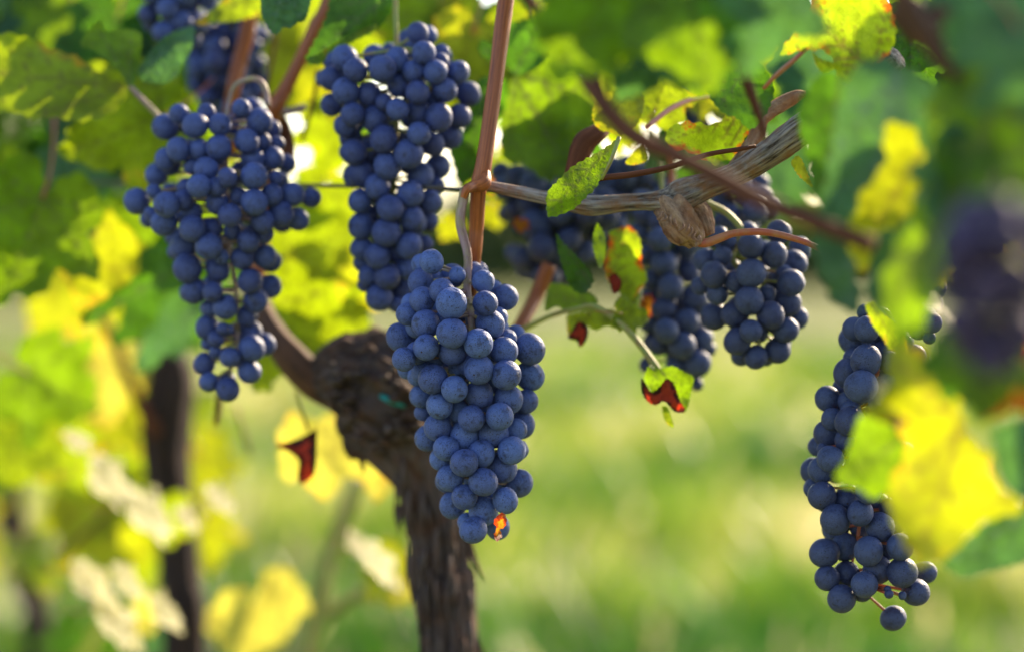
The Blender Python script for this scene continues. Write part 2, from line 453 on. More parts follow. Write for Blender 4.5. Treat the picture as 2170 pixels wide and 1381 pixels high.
def traced(vine, pts, d, mat, gx=0, gy=0, veins=None, bump=.12, teeth=.03, fold=None, step=.032, label=None, seed=None, curl=.0):
    """outline in photo px; gx, gy: depth slope; fold: (x0,y0,x1,y1,amount)"""
    pts = np.array(pts, float); c = pts.mean(0); S = max(np.ptp(pts[:, 0]), np.ptp(pts[:, 1]))
    seed = seed or int(c[0]*7+c[1]) % 997
    q = [((x-c[0])/S, -(y-c[1])/S) for x, y in pts]
    vs = []
    if veins:
        (vx, vy), tips = veins
        for k, (x, y) in enumerate(tips):
            vs += side_veins(((vx-c[0])/S, -(vy-c[1])/S), ((x-c[0])/S, -(y-c[1])/S), .011 if k else .014, 4, .38)
    V, ff, vein, edge = sheet(q, vs, step, teeth=teeth, seed=seed)
    W = []
    for (x, y), e, ve in zip(V, edge, vein):
        z = bump*noise.noise(Vector((x*2.2, y*2.2, seed)))*(.6+e)+.025*noise.noise(Vector((x*9, y*9, seed)))-.015*ve
        z += gx*x + gy*y + curl*(x*x+y*y)
        if fold:
            x0, y0, x1, y1, am = fold
            a = Vector(((x0-c[0])/S, -(y0-c[1])/S)); b = Vector(((x1-c[0])/S, -(y1-c[1])/S)); dd = (b-a).normalized()
            z += am*abs((x-a.x)*dd.y-(y-a.y)*dd.x)
        W.append(P(c[0]+x*S, c[1]-y*S, d+z*S*pxm(d)))
    o = mesh_obj('leaf', W, ff, LM[mat], vine, True, {'vein': ('FLOAT', vein), 'edge': ('FLOAT', edge), 'luv': ('FLOAT_VECTOR', np.c_[V, np.zeros(len(V))])})
    if label: o['label'] = label
    return o
def petiole(lf, pts, mat='red'):
    mb = MB(); mb.tube([P(x, y, d) for x, y, d, r in pts], [r*pxm(d) for x, y, d, r in pts], 10, 6)
    o = mb.build('petiole', BM[mat], None)
    o.parent = lf
    M = lf.parent.matrix_basis @ lf.matrix_basis
    o.matrix_parent_inverse = M.inverted()
    return o

# ------------------------------------------------------------------ grape bunches
bm_ = None
def berry_mesh():
    import bmesh
    bm = bmesh.new(); bmesh.ops.create_icosphere(bm, subdivisions=4, radius=1.0)
    for v in bm.verts:
        n = noise.noise(v.co*.9)*.03
        v.co *= 1+n
        if v.co.z > .9: v.co.z -= (v.co.z-.9)*.6
    me = bpy.data.meshes.new('grape'); bm.to_mesh(me); bm.free()
    me.polygons.foreach_set('use_smooth', [True]*len(me.polygons))
    me.materials.append(None); return me
BERRY = berry_mesh()
def Z(lst, ox, oy, s):
    return [(ox+x/s, oy+y/s, r/s*1.055, l) for x, y, r, l in lst]
def bunch(label, berries, d, mat, axis, back=True, group='bunches of blue grapes hanging from the vines', stem='stem', extra=0, dscale=.85, stem_r=5, seed=1, cap=98, gap=.9, fill_to=9999):
    rnd = random.Random(seed)
    top = axis[0]
    root = empty('grape_bunch', P(top[0], top[1], d))
    tag(root, label, 'grapes', group)
    arr = [list(b) for b in berries]
    B = []
    def axis_x(y):
        if y <= axis[0][1]: return axis[0][0]
        for (x0, y0), (x1, y1) in zip(axis, axis[1:]):
            if y <= y1: return x0+(x1-x0)*(y-y0)/(y1-y0)
        return axis[-1][0]
    def Wd(y):
        near = [b for b in arr if abs(b[1]-y) < 55]
        if not near: return 30, 0
        lo = min(b[0]-b[2] for b in near); hi = max(b[0]+b[2] for b in near)
        return (hi-lo)/2, (hi+lo)/2
    for x, y, r, l in arr:
        W, ax = Wd(y); Wc = max(0, W-r)
        z = -math.sqrt(max(0, Wc*Wc-(x-ax)**2))*dscale + l*1.15*r
        B.append([x, y, z, r, l])
    for it in range(60):
        for i in range(len(B)):
            for j in range(i+1, len(B)):
                a, b = B[i], B[j]
                dx, dy, dz = a[0]-b[0], a[1]-b[1], a[2]-b[2]
                m = (a[3]+b[3])*.93; q = dx*dx+dy*dy
                if q+dz*dz < m*m:
                    need = math.sqrt(max(0, m*m-q)); gap = need-abs(dz)
                    s = 1 if dz > 0 else -1
                    if abs(dz) < 2: s = 1 if (a[4], -a[3]) > (b[4], -b[3]) else -1
                    if a[4] != b[4] and abs(dz) < need*.5: s = 1 if a[4] > b[4] else -1
                    k = .35*gap
                    a[2] += s*k; b[2] -= s*k
    if back:
        # berries deeper inside, seen through the gaps between the outer ones
        y0, y1 = min(b[1] for b in arr), min(fill_to, max(b[1] for b in arr))
        for _ in range(4000):
            if len(B) >= cap: break
            y = rnd.uniform(y0, y1); W, ax = Wd(y); x = ax+rnd.uniform(-1, 1)*W
            if any((x-b[0])**2+(y-b[1])**2 < (b[3]*.97)**2 for b in B): continue
            if rnd.random() > gap: continue
            near = [b for b in B if (x-b[0])**2+(y-b[1])**2 < (b[3]*2.0)**2]
            if len(near) < 4: continue
            an = sorted(math.atan2(b[1]-y, b[0]-x) for b in near); an.append(an[0]+2*math.pi)
            if max(q-p for p, q in zip(an, an[1:])) > 2.3: continue
            r = rnd.uniform(.85, 1.0)*sum(b[3] for b in near)/len(near)
            x += rnd.uniform(-3, 3); y += rnd.uniform(-3, 3)
            zz = min(b[2] for b in near)
            for b in near:
                q = ((r+b[3])*.90)**2-(x-b[0])**2-(y-b[1])**2
                if q > 0: zz = max(zz, b[2]+math.sqrt(q))
            B.append([x, y, zz, r, 2])
        tries = 0
        ys = [b[1] for b in B]
        while len(B) < cap and tries < 1500:
            tries += 1
            y = rnd.uniform(min(ys), min(fill_to, max(ys))); W, ax = Wd(y); r = rnd.uniform(22, 28)*1.25/d
            Wc = max(0, W-r*1.25)
            x = ax+rnd.uniform(-Wc, Wc)
            z = rnd.choice((.2, .9, 1.0))*math.sqrt(max(0, Wc*Wc-(x-ax)**2))*dscale + rnd.uniform(-8, 8) + 12
            if all((x-b[0])**2+(y-b[1])**2+(z-b[2])**2 > ((r+b[3])*.93)**2 for b in B) and \
               any((x-b[0])**2+(y-b[1])**2 < (b[3]*1.1)**2 for b in B[:len(arr)]):
                B.append([x, y, z, r, 3])
    mb = MB()
    ap = [P(x, y, d) for x, y in axis]
    n = len(ap)
    mb.tube(ap, [pxm(d)*(stem_r*(1-.55*i/max(1, n-1))) for i in range(n)], 8, 6)
    rest_v, rest_f = [], []
    for bi, (x, y, z, r, l) in enumerate(B):
        dz = d+z*pxm(d)
        if bi >= 97:      # innermost berries past the hundred largest: one part
            p = P(x, y, dz); k = len(rest_v); q = r*pxm(d)
            for i in range(9):
                for j in range(14):
                    th, ph = math.pi*(i+.02)/8.04, 2*math.pi*j/14
                    rest_v.append(p+Vector((math.sin(th)*math.cos(ph), math.sin(th)*math.sin(ph), math.cos(th)))*q)
            for i in range(8):
                for j in range(14):
                    rest_f.append((k+i*14+j, k+(i+1)*14+j, k+(i+1)*14+(j+1) % 14, k+i*14+(j+1) % 14))
            continue
        o = bpy.data.objects.new('grape', BERRY); link(o, root)
        o.material_slots[0].link = 'OBJECT'; o.material_slots[0].material = mat
        rr = r*pxm(dz)*(d/dz)
        p = P(x, y, dz)
        e = Euler((rnd.gauss(0, .55) - .5, rnd.gauss(0, .5), rnd.uniform(0, 6.28)))
        o.matrix_basis = Matrix.LocRotScale(p-root.location, e.to_quaternion(), Vector((rr*rnd.uniform(.96, 1.02), rr*rnd.uniform(.96, 1.02), rr*rnd.uniform(.97, 1.09))))
        ay = max(min(b[1] for b in arr)+30, axis[0][1], min(axis[-1][1], y-rnd.uniform(-5, 22)))
        a = P(axis_x(ay), ay, d); mid = a.lerp(p, .5)
        mb.tube([a, mid, p], [pxm(d)*3.4, pxm(d)*3.0, pxm(d)*4.2], 6, 3)
    mb.build('stem', BM[stem], root)
    if rest_v: tag(mesh_obj('grape', rest_v, rest_f, mat, root), kind='stuff')
    return root

# =================================================================== setting
def ground():
    m, t = newmat('meadow'); g = NT(t)
    tc = g.n('ShaderNodeTexCoord').outputs['Object']
    n1 = g.noise(tc, .9, 5, .6); n2 = g.noise(tc, 7, 5, .65); n3 = g.noise(tc, .25, 3)
    c = g.mix(g.ramp(n1, [(0.38, 0), (0.62, 1)]), (0.080, 0.115, 0.018), (0.18, 0.19, 0.040))
    c = g.mix(g.ramp(n2, [(0.52, 0), (0.72, 1)]), c, (0.24, 0.18, 0.10))
    c = g.mix(g.ramp(n3, [(0.45, 0), (0.7, 1)]), c, (0.22, 0.22, 0.10))
    b = g.n('ShaderNodeBsdfPrincipled'); g.l(c, b.inputs['Base Color']); b.inputs['Roughness'].default_value = .9
    b.inputs['Specular IOR Level'].default_value = .1
    g.l(g.bump(n2, 1.0, .05), b.inputs['Normal']); g.out(b.outputs[0])
    vs, fs = [], []; N = 60
    xs = [math.copysign(abs(i/30-1)**2.2*900, i/30-1) for i in range(61)]
    ysn = [math.copysign(abs(i/30-1)**2.2*900, i/30-1)+8 for i in range(61)]
    for y in ysn:
        for x in xs:
            far = max(0, math.hypot(x, y)-25)
            vs.append((x, y, .02*noise.noise(Vector((x, y, 0)))+ .012*far*(.5+.5*noise.noise(Vector((x*.01, y*.01, 4))))))
    for j in range(60):
        for i in range(60):
            a = j*61+i; fs.append((a, a+1, a+62, a+61))
    o = mesh_obj('ground', vs, fs, m); tag(o, kind='structure'); return o
ground()
def grass():
    m, t = newmat('grass_blades'); g = NT(t)
    at = g.n('ShaderNodeAttribute', attribute_name='tone').outputs['Fac']
    c = g.ramp(at, [(0.0, (0.03, 0.075, 0.012)), (0.45, (0.10, 0.16, 0.025)), (0.8, (0.24, 0.25, 0.08)), (1.0, (0.60, 0.52, 0.34))])
    c2 = g.ramp(at, [(0.0, (0.04, 0.15, 0.01)), (0.45, (0.21, 0.34, 0.015)), (0.8, (0.42, 0.44, 0.07)), (1.0, (0.80, 0.70, 0.35))])
    b = g.n('ShaderNodeBsdfPrincipled'); g.l(c, b.inputs['Base Color']); b.inputs['Roughness'].default_value = .4
    tr = g.n('ShaderNodeBsdfTranslucent'); g.l(c2, tr.inputs['Color'])
    ms = g.n('ShaderNodeMixShader'); ms.inputs[0].default_value = .5
    g.l(b.outputs[0], ms.inputs[1]); g.l(tr.outputs[0], ms.inputs[2]); g.out(ms.outputs[0])
    rnd = np.random.default_rng(3)
    N = 80000
    y = 2.2 + 20*rnd.random(N)**1.6
    x = (rnd.random(N)-.5)*(y*.62+1.6)
    dens = np.array([noise.noise(Vector((a*1.3, b_*1.3, 2))) for a, b_ in zip(x, y)])
    keep = rnd.random(N) < (.62+dens*.9)
    x, y, dens = x[keep], y[keep], dens[keep]; n = len(x)
    h = (.05+.10*rnd.random(n))*(1+.6*dens)*(1+y*.03); a = rnd.random(n)*6.283; wd = (.0025+.003*rnd.random(n))*(1+y*.16)
    lx, ly = (rnd.random(n)-.5)*h*1.3, (rnd.random(n)-.5)*h*1.3
    cx, cy = np.cos(a)*wd, np.sin(a)*wd
    v = np.zeros((n, 5, 3))
    v[:, 0] = np.c_[x-cx, y-cy, np.zeros(n)]; v[:, 1] = np.c_[x+cx, y+cy, np.zeros(n)]
    v[:, 2] = np.c_[x+lx*.4+cx*.9, y+ly*.4+cy*.9, h*.6]; v[:, 3] = np.c_[x+lx*.4-cx*.9, y+ly*.4-cy*.9, h*.6]
    v[:, 4] = np.c_[x+lx, y+ly, h]
    f = []
    for i in range(n):
        b0 = i*5; f.append((b0, b0+1, b0+2, b0+3)); f.append((b0+3, b0+2, b0+4))
    big = np.array([noise.noise(Vector((a*.9, b_*.35, 7))) for a, b_ in zip(x, y)])
    tone = np.clip(rnd.normal(.40, .16, n)+big*1.0, 0, 1)
    tone = tone+.25*np.array([noise.noise(Vector((a*5, b_*2.5, 17))) for a, b_ in zip(x, y)])
    tone = np.clip(np.where(rnd.random(n) < .045, 1.0, tone), 0, 1)
    o = mesh_obj('grass', v.reshape(-1, 3), f, m, None, False, {'tone': ('FLOAT', np.repeat(tone, 5))})
    tag(o, 'backlit meadow grass between the vine rows', 'grass', kind='stuff')
grass()
def woodland():
    m, t = newmat('far_foliage'); g = NT(t)
    tc = g.n('ShaderNodeTexCoord').outputs['Object']
    c = g.mix(g.ramp(g.noise(tc, .35, 4), [(0.35, 0), (0.65, 1)]), (0.035, 0.065, 0.02), (0.10, 0.13, 0.04))
    b = g.n('ShaderNodeBsdfPrincipled'); g.l(c, b.inputs['Base Color']); b.inputs['Roughness'].default_value = .8
    tr = g.n('ShaderNodeBsdfTranslucent'); tr.inputs[0].default_value = (0.22, 0.30, 0.04, 1)
    ms = g.n('ShaderNodeMixShader'); ms.inputs[0].default_value = .35
    g.l(b.outputs[0], ms.inputs[1]); g.l(tr.outputs[0], ms.inputs[2]); g.out(ms.outputs[0])
    rnd = random.Random(5); vs = []; fs = []
    for i in range(16000):
        x = rnd.uniform(-34, 34); y = 58+6*rnd.random()
        top = 2.7+.8*noise.noise(Vector((x*.16, 0, 0)))+.9*noise.noise(Vector((x*.6, 1, 0)))
        z = .2+top*rnd.random()**.8
        s = rnd.uniform(.12, .32); b0 = len(vs)
        e = Euler((rnd.uniform(0, 6), rnd.uniform(0, 6), rnd.uniform(0, 6))).to_matrix()
        for q in ((-s, -s*.6, 0), (s, -s*.6, 0), (s*.7, s, 0), (-s*.7, s, 0)): vs.append(Vector((x, y, z))+e@Vector(q))
        fs.append((b0, b0+1, b0+2, b0+3))
    o = mesh_obj('woodland', vs, fs, m, None, False); tag(o, 'dark band of far-off trees beyond the meadow', 'woodland', kind='stuff')
woodland()

# =================================================================== vines
VG = 'grapevines standing along the row'
def vine(px, d, label):
    p = P(px, 1381, d); o = empty('grapevine', (p.x, p.y, 0)); return tag(o, label, 'grapevine', VG)
vA = vine(950, 1.46, 'gnarled vine with a thick knotted head behind the central sharp grape bunch')
vB = vine(385, 1.95, 'vine with a dark slim blurred trunk below the left grape bunch')
vC = vine(60, 2.7, 'farthest blurred vine whose trunk stands at the left edge of the photo')
vD = vine(2420, 1.0, 'nearest vine whose big blurred leaves hang over the right side')

# --- vine A wood
def trunk(vn, pts, seed, base_r, amp=.2, nseg=72, sub=26):
    mb = MB()
    P3 = [P(x, y, d) for x, y, d, r in pts]; rr = [r*pxm(d) for x, y, d, r in pts]
    last = P3[-1]; P3.append(Vector((vn.location.x, vn.location.y, .35*last.z))); rr.append(rr[-1]*.98)
    P3.append(Vector((vn.location.x, vn.location.y, -.03))); rr.append(base_r)
    mb.tube(P3, rr, nseg, sub, trunk_disp(seed, amp)); return mb
mb = trunk(vA, [(835, 880, 1.46, 92), (872, 945, 1.46, 84), (905, 1020, 1.46, 62), (925, 1110, 1.46, 58), (940, 1230, 1.46, 56), (950, 1381, 1.46, 58)], 3.1, .03, .22)
mb.tube([P(x, y, d) for x, y, d in ((668, 812, 1.46), (716, 800, 1.46), (775, 815, 1.46), (830, 850, 1.46), (880, 885, 1.47), (925, 915, 1.49))],
        [pxm(1.46)*r for r in (34, 84, 116, 116, 84, 30)], 110, 20, gnarl_disp(5.5, .36))
rnd = random.Random(11)
def strip(mb, x, y, L, wpx, d, lean, out=0):
    pts = [P(x, y, d), P(x+lean*.3, y+L*.4, d-.002), P(x+lean+out, y+L, d-.001)]
    mb.tube(pts, [pxm(d)*wpx, pxm(d)*wpx*1.3, pxm(d)*wpx*.3], 6, 5, gnarl_disp(x, .3))
for i in range(26):
    y = rnd.uniform(1010, 1360); x = 955+(y-1000)*.14; strip(mb, x+rnd.uniform(-2, 8), y, rnd.uniform(50, 120), rnd.uniform(2.5, 6), 1.46, rnd.uniform(2, 22), rnd.uniform(-4, 8))
for i in range(60):
    y = rnd.uniform(960, 1381); x = 885+(y-950)*.17+rnd.uniform(-58, 62)+0
    strip(mb, x, y, rnd.uniform(40, 110), rnd.uniform(2, 6), 1.455-rnd.uniform(.008, .017), rnd.uniform(-6, 10))
for (x, y, L, ww, le) in ((745, 900, 75, 9, -6), (760, 920, 80, 8, 4), (780, 930, 60, 7, 12), (735, 920, 35, 6, -12), (720, 880, 40, 7, -10), (800, 940, 50, 6, 10), (985, 1090, 120, 5, 28), (990, 1140, 90, 6, 30), (870, 1230, 90, 5, 30), (880, 1260, 100, 4, 18), (1000, 1230, 110, 5, -6), (1003, 1290, 90, 5, 4), (838, 1060, 70, 4, 4)):
    strip(mb, x, y, L, ww, 1.46, le, 6)
for i in range(120):   # crumbly bits of old bark on the head
    a = rnd.uniform(0, 6.28); x = 795+math.cos(a)*rnd.uniform(40, 110); y = 850+math.sin(a)*rnd.uniform(40, 110)+.25*(x-795)
    s = rnd.uniform(5, 16); dd = 1.43-rnd.uniform(-.012, .012)
    mb.tube([P(x-s, y, dd), P(x, y+rnd.uniform(-5, 5), dd-.003), P(x+s, y+rnd.uniform(-6, 6), dd)], [pxm(dd)*2, pxm(dd)*rnd.uniform(5, 11), pxm(dd)*2], 7, 3, gnarl_disp(x, .5))
mb.build('trunk', BM['trunk'], vA)
stick(vA, 'arm', [(720, 835, 1.47, 40), (665, 805, 1.47, 37), (615, 755, 1.47, 33), (575, 700, 1.48, 26), (548, 640, 1.5, 22), (530, 560, 1.52, 19)], 'arm', 20, 10, trunk_disp(2, .12))
# upright orange-brown shoot
stick(vA, 'cane', [(1110, -260, 1.31, 19), (1072, 0, 1.29, 17.5), (1058, 110, 1.285, 17), (1042, 230, 1.28, 16.5), (1026, 340, 1.275, 17), (1018, 385, 1.275, 19), (1014, 405, 1.275, 17), (1010, 480, 1.28, 15.5), (1003, 560, 1.285, 14.5), (985, 700, 1.32, 15), (935, 800, 1.42, 22), (905, 870, 1.46, 20)], 'shoot', 24, 14, cane_disp(1, .04, 5), 'straight orange-brown cane')
stick(vA, 'node', [(1032, 365, 1.272, 8), (1024, 388, 1.268, 17), (1004, 396, 1.265, 13), (990, 402, 1.26, 10), (982, 420, 1.26, 7)], 'shoot', 20, 8, gnarl_disp(3, .25))
# horizontal grey cane
stick(vA, 'cane', [(1018, 392, 1.285, 11), (1060, 400, 1.285, 12.5), (1120, 412, 1.28, 14), (1180, 424, 1.275, 15), (1215, 430, 1.27, 20), (1260, 436, 1.27, 21), (1330, 430, 1.265, 18), (1390, 427, 1.26, 21), (1425, 424, 1.26, 33), (1450, 412, 1.26, 34), (1500, 392, 1.26, 27), (1560, 368, 1.255, 25), (1630, 325, 1.25, 30), (1700, 275, 1.24, 34), (1790, 210, 1.22, 30), (1900, 120, 1.2, 26)], 'grey', 64, 24, gnarl_disp(6, .10), 'weathered grey fruiting cane')
stick(vA, 'spur', [(1415, 432, 1.26, 30), (1430, 455, 1.255, 36), (1452, 485, 1.25, 34), (1468, 505, 1.25, 26), (1475, 522, 1.25, 13)], 'knob', 48, 14, gnarl_disp(8, .30), 'pale knobbly spur')
stick(vA, 'spur', [(1450, 430, 1.265, 24), (1478, 452, 1.265, 24), (1492, 480, 1.26, 20), (1500, 500, 1.26, 14)], 'knob', 40, 12, gnarl_disp(4, .28))
for k in range(9):   # torn flakes of bark round the pruned spur
    fx, fy = 1400+k*11+rnd.uniform(-6, 6), 440+k*8+rnd.uniform(-8, 10)
    stick(vA, 'bark_flake', [(fx, fy, 1.225, 2), (fx+rnd.uniform(-8, 4), fy+10, 1.221, rnd.uniform(3, 6)), (fx+rnd.uniform(-14, 6), fy+rnd.uniform(16, 26), 1.219, 1.5)], 'knob', 7, 4, gnarl_disp(k, .5))
stick(vA, 'shoot', [(1470, 512, 1.25, 9), (1495, 515, 1.25, 10), (1525, 505, 1.25, 9.5), (1560, 494, 1.25, 8), (1620, 492, 1.25, 7.5), (1680, 505, 1.25, 7), (1730, 524, 1.25, 6), (1790, 560, 1.24, 6)], 'red', 12, 8, cane_disp(2, .05), 'thin red shoot')
stick(vA, 'tendril', [(1230, 392, 1.24, 5), (1275, 378, 1.235, 6.5), (1340, 370, 1.235, 7), (1420, 354, 1.235, 6), (1500, 328, 1.235, 5.5), (1570, 316, 1.235, 5), (1600, 310, 1.24, 4)], 'brown', 10, 8)
stick(vA, 'stub', [(1215, 400, 1.30, 24), (1222, 350, 1.30, 21), (1238, 305, 1.30, 24), (1262, 285, 1.30, 20), (1285, 270, 1.31, 14)], 'brown', 18, 8, gnarl_disp(7, .18))
stick(vA, 'stub', [(1560, 360, 1.27, 18), (1600, 300, 1.27, 16), (1615, 255, 1.27, 15), (1650, 225, 1.27, 17), (1685, 205, 1.27, 14), (1708, 200, 1.27, 6)], 'knob', 24, 10, gnarl_disp(9, .35), 'torn grey end of an old cane')
stick(vA, 'cane', [(1165, 560, 1.42, 15), (1135, 630, 1.42, 15), (1098, 700, 1.40, 15), (1060, 770, 1.40, 14), (980, 880, 1.46, 14)], 'shoot', 14, 8, cane_disp(5))
stick(vA, 'cane', [(1420, 140, 1.42, 8), (1421, 250, 1.42, 8), (1424, 380, 1.42, 8), (1428, 430, 1.40, 9)], 'shoot', 10, 6)
stick(vA, 'shoot', [(1098, 703, 1.39, 7), (1160, 672, 1.37, 5.5), (1220, 655, 1.35, 5), (1260, 650, 1.345, 6.5), (1310, 682, 1.34, 6), (1350, 722, 1.335, 7), (1385, 770, 1.33, 8), (1400, 790, 1.33, 6)], 'green', 10, 8, None, 'green side shoot')

# --- vine B (left) wood
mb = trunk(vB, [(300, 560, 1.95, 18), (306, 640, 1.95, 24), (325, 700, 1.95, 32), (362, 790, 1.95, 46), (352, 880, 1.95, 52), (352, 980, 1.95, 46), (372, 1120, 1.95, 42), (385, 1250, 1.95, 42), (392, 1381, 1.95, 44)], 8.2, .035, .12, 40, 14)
mb.build('trunk', BM['dark_bark'], vB)
stick(vB, 'cane', [(150, 560, 1.9, 10), (200, 640, 1.9, 10), (245, 730, 1.9, 11), (285, 830, 1.92, 12), (330, 920, 1.93, 16)], 'brown', 12, 8)
stick(vB, 'cane', [(730, -160, 1.42, 17), (697, 0, 1.42, 16), (668, 60, 1.42, 15), (635, 130, 1.42, 14), (605, 190, 1.42, 15), (582, 235, 1.42, 17), (575, 300, 1.44, 15), (560, 450, 1.5, 15), (545, 600, 1.5, 18)], 'shoot', 16, 10, cane_disp(7), 'orange-brown cane')
stick(vB, 'stub', [(585, 238, 1.42, 12), (615, 236, 1.42, 8), (640, 230, 1.42, 9), (648, 233, 1.42, 5)], 'stem', 10, 6)
stick(vB, 'cane', [(540, -60, 1.48, 18), (524, 60, 1.48, 17), (508, 130, 1.48, 16), (492, 210, 1.48, 15), (490, 330, 1.52, 14)], 'shoot', 14, 8, cane_disp(9))
stick(vB, 'stub', [(468, 820, 1.5, 6), (462, 870, 1.5, 7), (458, 900, 1.5, 5)], 'brown', 10, 6)
stick(vB, 'cane', [(560, 200, 1.42, 12), (600, 270, 1.44, 16), (612, 330, 1.44, 14), (610, 370, 1.44, 5)], 'brown', 12, 8)
stick(vB, 'cane', [(760, 1010, 2.0, 17), (735, 1080, 2.0, 17), (700, 1170, 2.0, 17), (678, 1280, 2.0, 17), (655, 1381, 2.0, 16), (640, 1480, 2.0, 16)], 'green', 12, 8, None, 'pale blurred sucker')
stick(vB, 'cane', [(676, 1315, 2.0, 12), (730, 1275, 2.0, 12), (800, 1235, 1.98, 11)], 'green', 12, 8)
for pts in ([(590,40,1.5,3),(580,110,1.5,3.5),(563,200,1.5,3)], [(672,150,1.45,4),(665,210,1.46,4.5),(640,300,1.47,4)], [(400,330,1.6,3),(330,345,1.6,3.5),(260,330,1.6,3)],
            [(90,890,1.9,5),(120,830,1.9,5),(160,770,1.9,4)], [(130,1180,2.0,6),(190,1120,2.0,6),(260,1060,2.0,5)], [(500,860,1.7,3),(515,910,1.7,3),(530,960,1.7,4)], [(0,470,1.7,4),(90,540,1.7,5),(160,560,1.7,4),(280,580,1.66,3)]):
    stick(vB, 'tendril', pts, 'brown', 8, 6)
# --- vine C
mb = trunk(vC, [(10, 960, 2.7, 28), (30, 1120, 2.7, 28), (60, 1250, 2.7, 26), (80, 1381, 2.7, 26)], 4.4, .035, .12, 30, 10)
mb.build('trunk', BM['dark_bark'], vC)
# --- vine D (right, in front)
mb = trunk(vD, [(2330, -200, 1.0, 60), (2370, 200, 1.0, 80), (2400, 700, 1.0, 85), (2420, 1381, 1.0, 85)], 6.7, .04, .2, 40, 14)
mb.build('trunk', BM['trunk'], vD)
stick(vD, 'cane', [(1040, -110, 1.02, 12), (1120, 0, 1.02, 12), (1190, 80, 1.02, 15), (1240, 150, 1.01, 24), (1285, 230, .99, 17), (1345, 290, .98, 20), (1430, 330, .97, 17), (1520, 375, .96, 18), (1610, 425, .95, 19), (1710, 465, .94, 18), (1850, 520, .93, 18)], 'brown', 14, 10, cane_disp(3), 'blurred brown cane crossing in front')
stick(vD, 'cane', [(1860, -120, .92, 24), (1925, 20, .92, 24), (1970, 90, .92, 22), (2020, 160, .92, 18), (2100, 260, .93, 18)], 'arm', 14, 8, cane_disp(3))
stick(vD, 'cane', [(1545, -40, 1.08, 10), (1560, 90, 1.08, 11), (1585, 180, 1.08, 12), (1610, 250, 1.08, 9), (1622, 300, 1.08, 6)], 'brown', 12, 8)
stick(vD, 'arm', [(1900, 10, 1.0, 26), (1960, 50, 1.0, 48), (2010, 40, 1.0, 52), (2060, 60, 1.0, 44), (2200, 160, 1.0, 46), (2340, 260, 1.0, 50)], 'arm', 24, 8, gnarl_disp(2, .2))

# --- trellis wire & plastic tie
m, t = newmat('wire_steel'); g = NT(t); b = g.n('ShaderNodeBsdfPrincipled'); b.inputs['Base Color'].default_value = (.10, .09, .085, 1); b.inputs['Metallic'].default_value = .7; b.inputs['Roughness'].default_value = .5; g.out(b.outputs[0])
mb = MB(); a = P(-900, 372, 2.3); q = P(560, 392, 1.44); c = P(990, 402, 1.33); c2 = P(1400, 428, 1.30); e = P(2700, 475, 1.05)
mb.tube([a, q, c, c2, e], [.0012]*4, 8, 10); o = mb.build('trellis_wire', None); o.data.materials.append(m)
tag(o, 'thin dark steel wire running along the vine row at cane height', 'wire')
m, t = newmat('tie_teal'); g = NT(t); b = g.n('ShaderNodeBsdfPrincipled'); b.inputs['Base Color'].default_value = (.01, .30, .30, 1); b.inputs['Roughness'].default_value = .4; g.out(b.outputs[0])
mb = MB(); mb.tube([P(808, 838, 1.424), P(830, 850, 1.420), P(858, 860, 1.424)], [pxm(1.42)*6]*2+[pxm(1.42)*4], 8, 5)
o = mb.build('plastic_tie', None); o.data.materials.append(m); tag(o, 'small teal strip of plastic tie on the knotted vine head', 'tie')

# =================================================================== grapes
main = Z([(1006,288,66,0),(945,302,56,2),(945,410,76,1),(1068,460,72,0),(953,512,70,1),(1123,533,86,0),(1158,365,48,2),(1310,405,65,1),
 (1320,532,70,0),(1437,497,76,1),(866,594,65,1),(972,652,81,0),(925,665,68,2),(1125,706,84,0),(1068,625,45,2),(820,728,78,0),(845,858,66,0),
 (865,915,58,2),(975,788,72,0),(922,820,66,1),(1127,808,80,1),(1028,840,65,2),(1279,765,82,0),(1350,655,82,1),(1392,615,58,2),(1450,740,55,2),
 (1430,810,80,1),(1577,797,88,0),(1580,955,82,1),(1441,950,84,0),(1284,918,81,0),(1385,990,68,2),(1165,910,60,2),(1220,890,62,2),(1015,973,83,0),
 (950,930,58,2),(925,955,58,2),(1141,1032,76,0),(1284,1062,80,1),(945,1073,67,1),(1053,1128,75,0),(1455,1093,85,1),(1560,1105,70,2),(1170,1160,62,2),
 (955,1170,50,2),(1240,1204,76,0),(1404,1192,78,0),(1043,1254,78,0),(985,1318,76,1),(1196,1305,85,1),(1368,1290,85,1),(1535,1240,75,2),(1500,1270,66,1)], 550, 450, 2.7614)
main += Z([(1135,140,75,0),(1105,205,68,1),(1348,174,80,0),(1245,228,80,0),(1535,154,80,0),(1575,150,62,2),(1478,262,84,1),(1360,345,84,0),(1578,354,84,1),
 (1160,322,80,0),(1178,485,78,1),(1247,436,76,0),(1495,457,74,0),(1363,520,88,0),(1300,637,80,0),(1262,590,58,2),(1450,620,72,1)], 550, 900, 2.8714)
bunch('sharpest fullest bunch, in focus at the centre in front of the knotted vine head', main, 1.27, GM,
      [(985, 402), (975, 470), (991, 540), (990, 610), (998, 670), (1005, 800), (1010, 950), (1015, 1060)], stem='stem', stem_r=11, cap=125, gap=1.0)
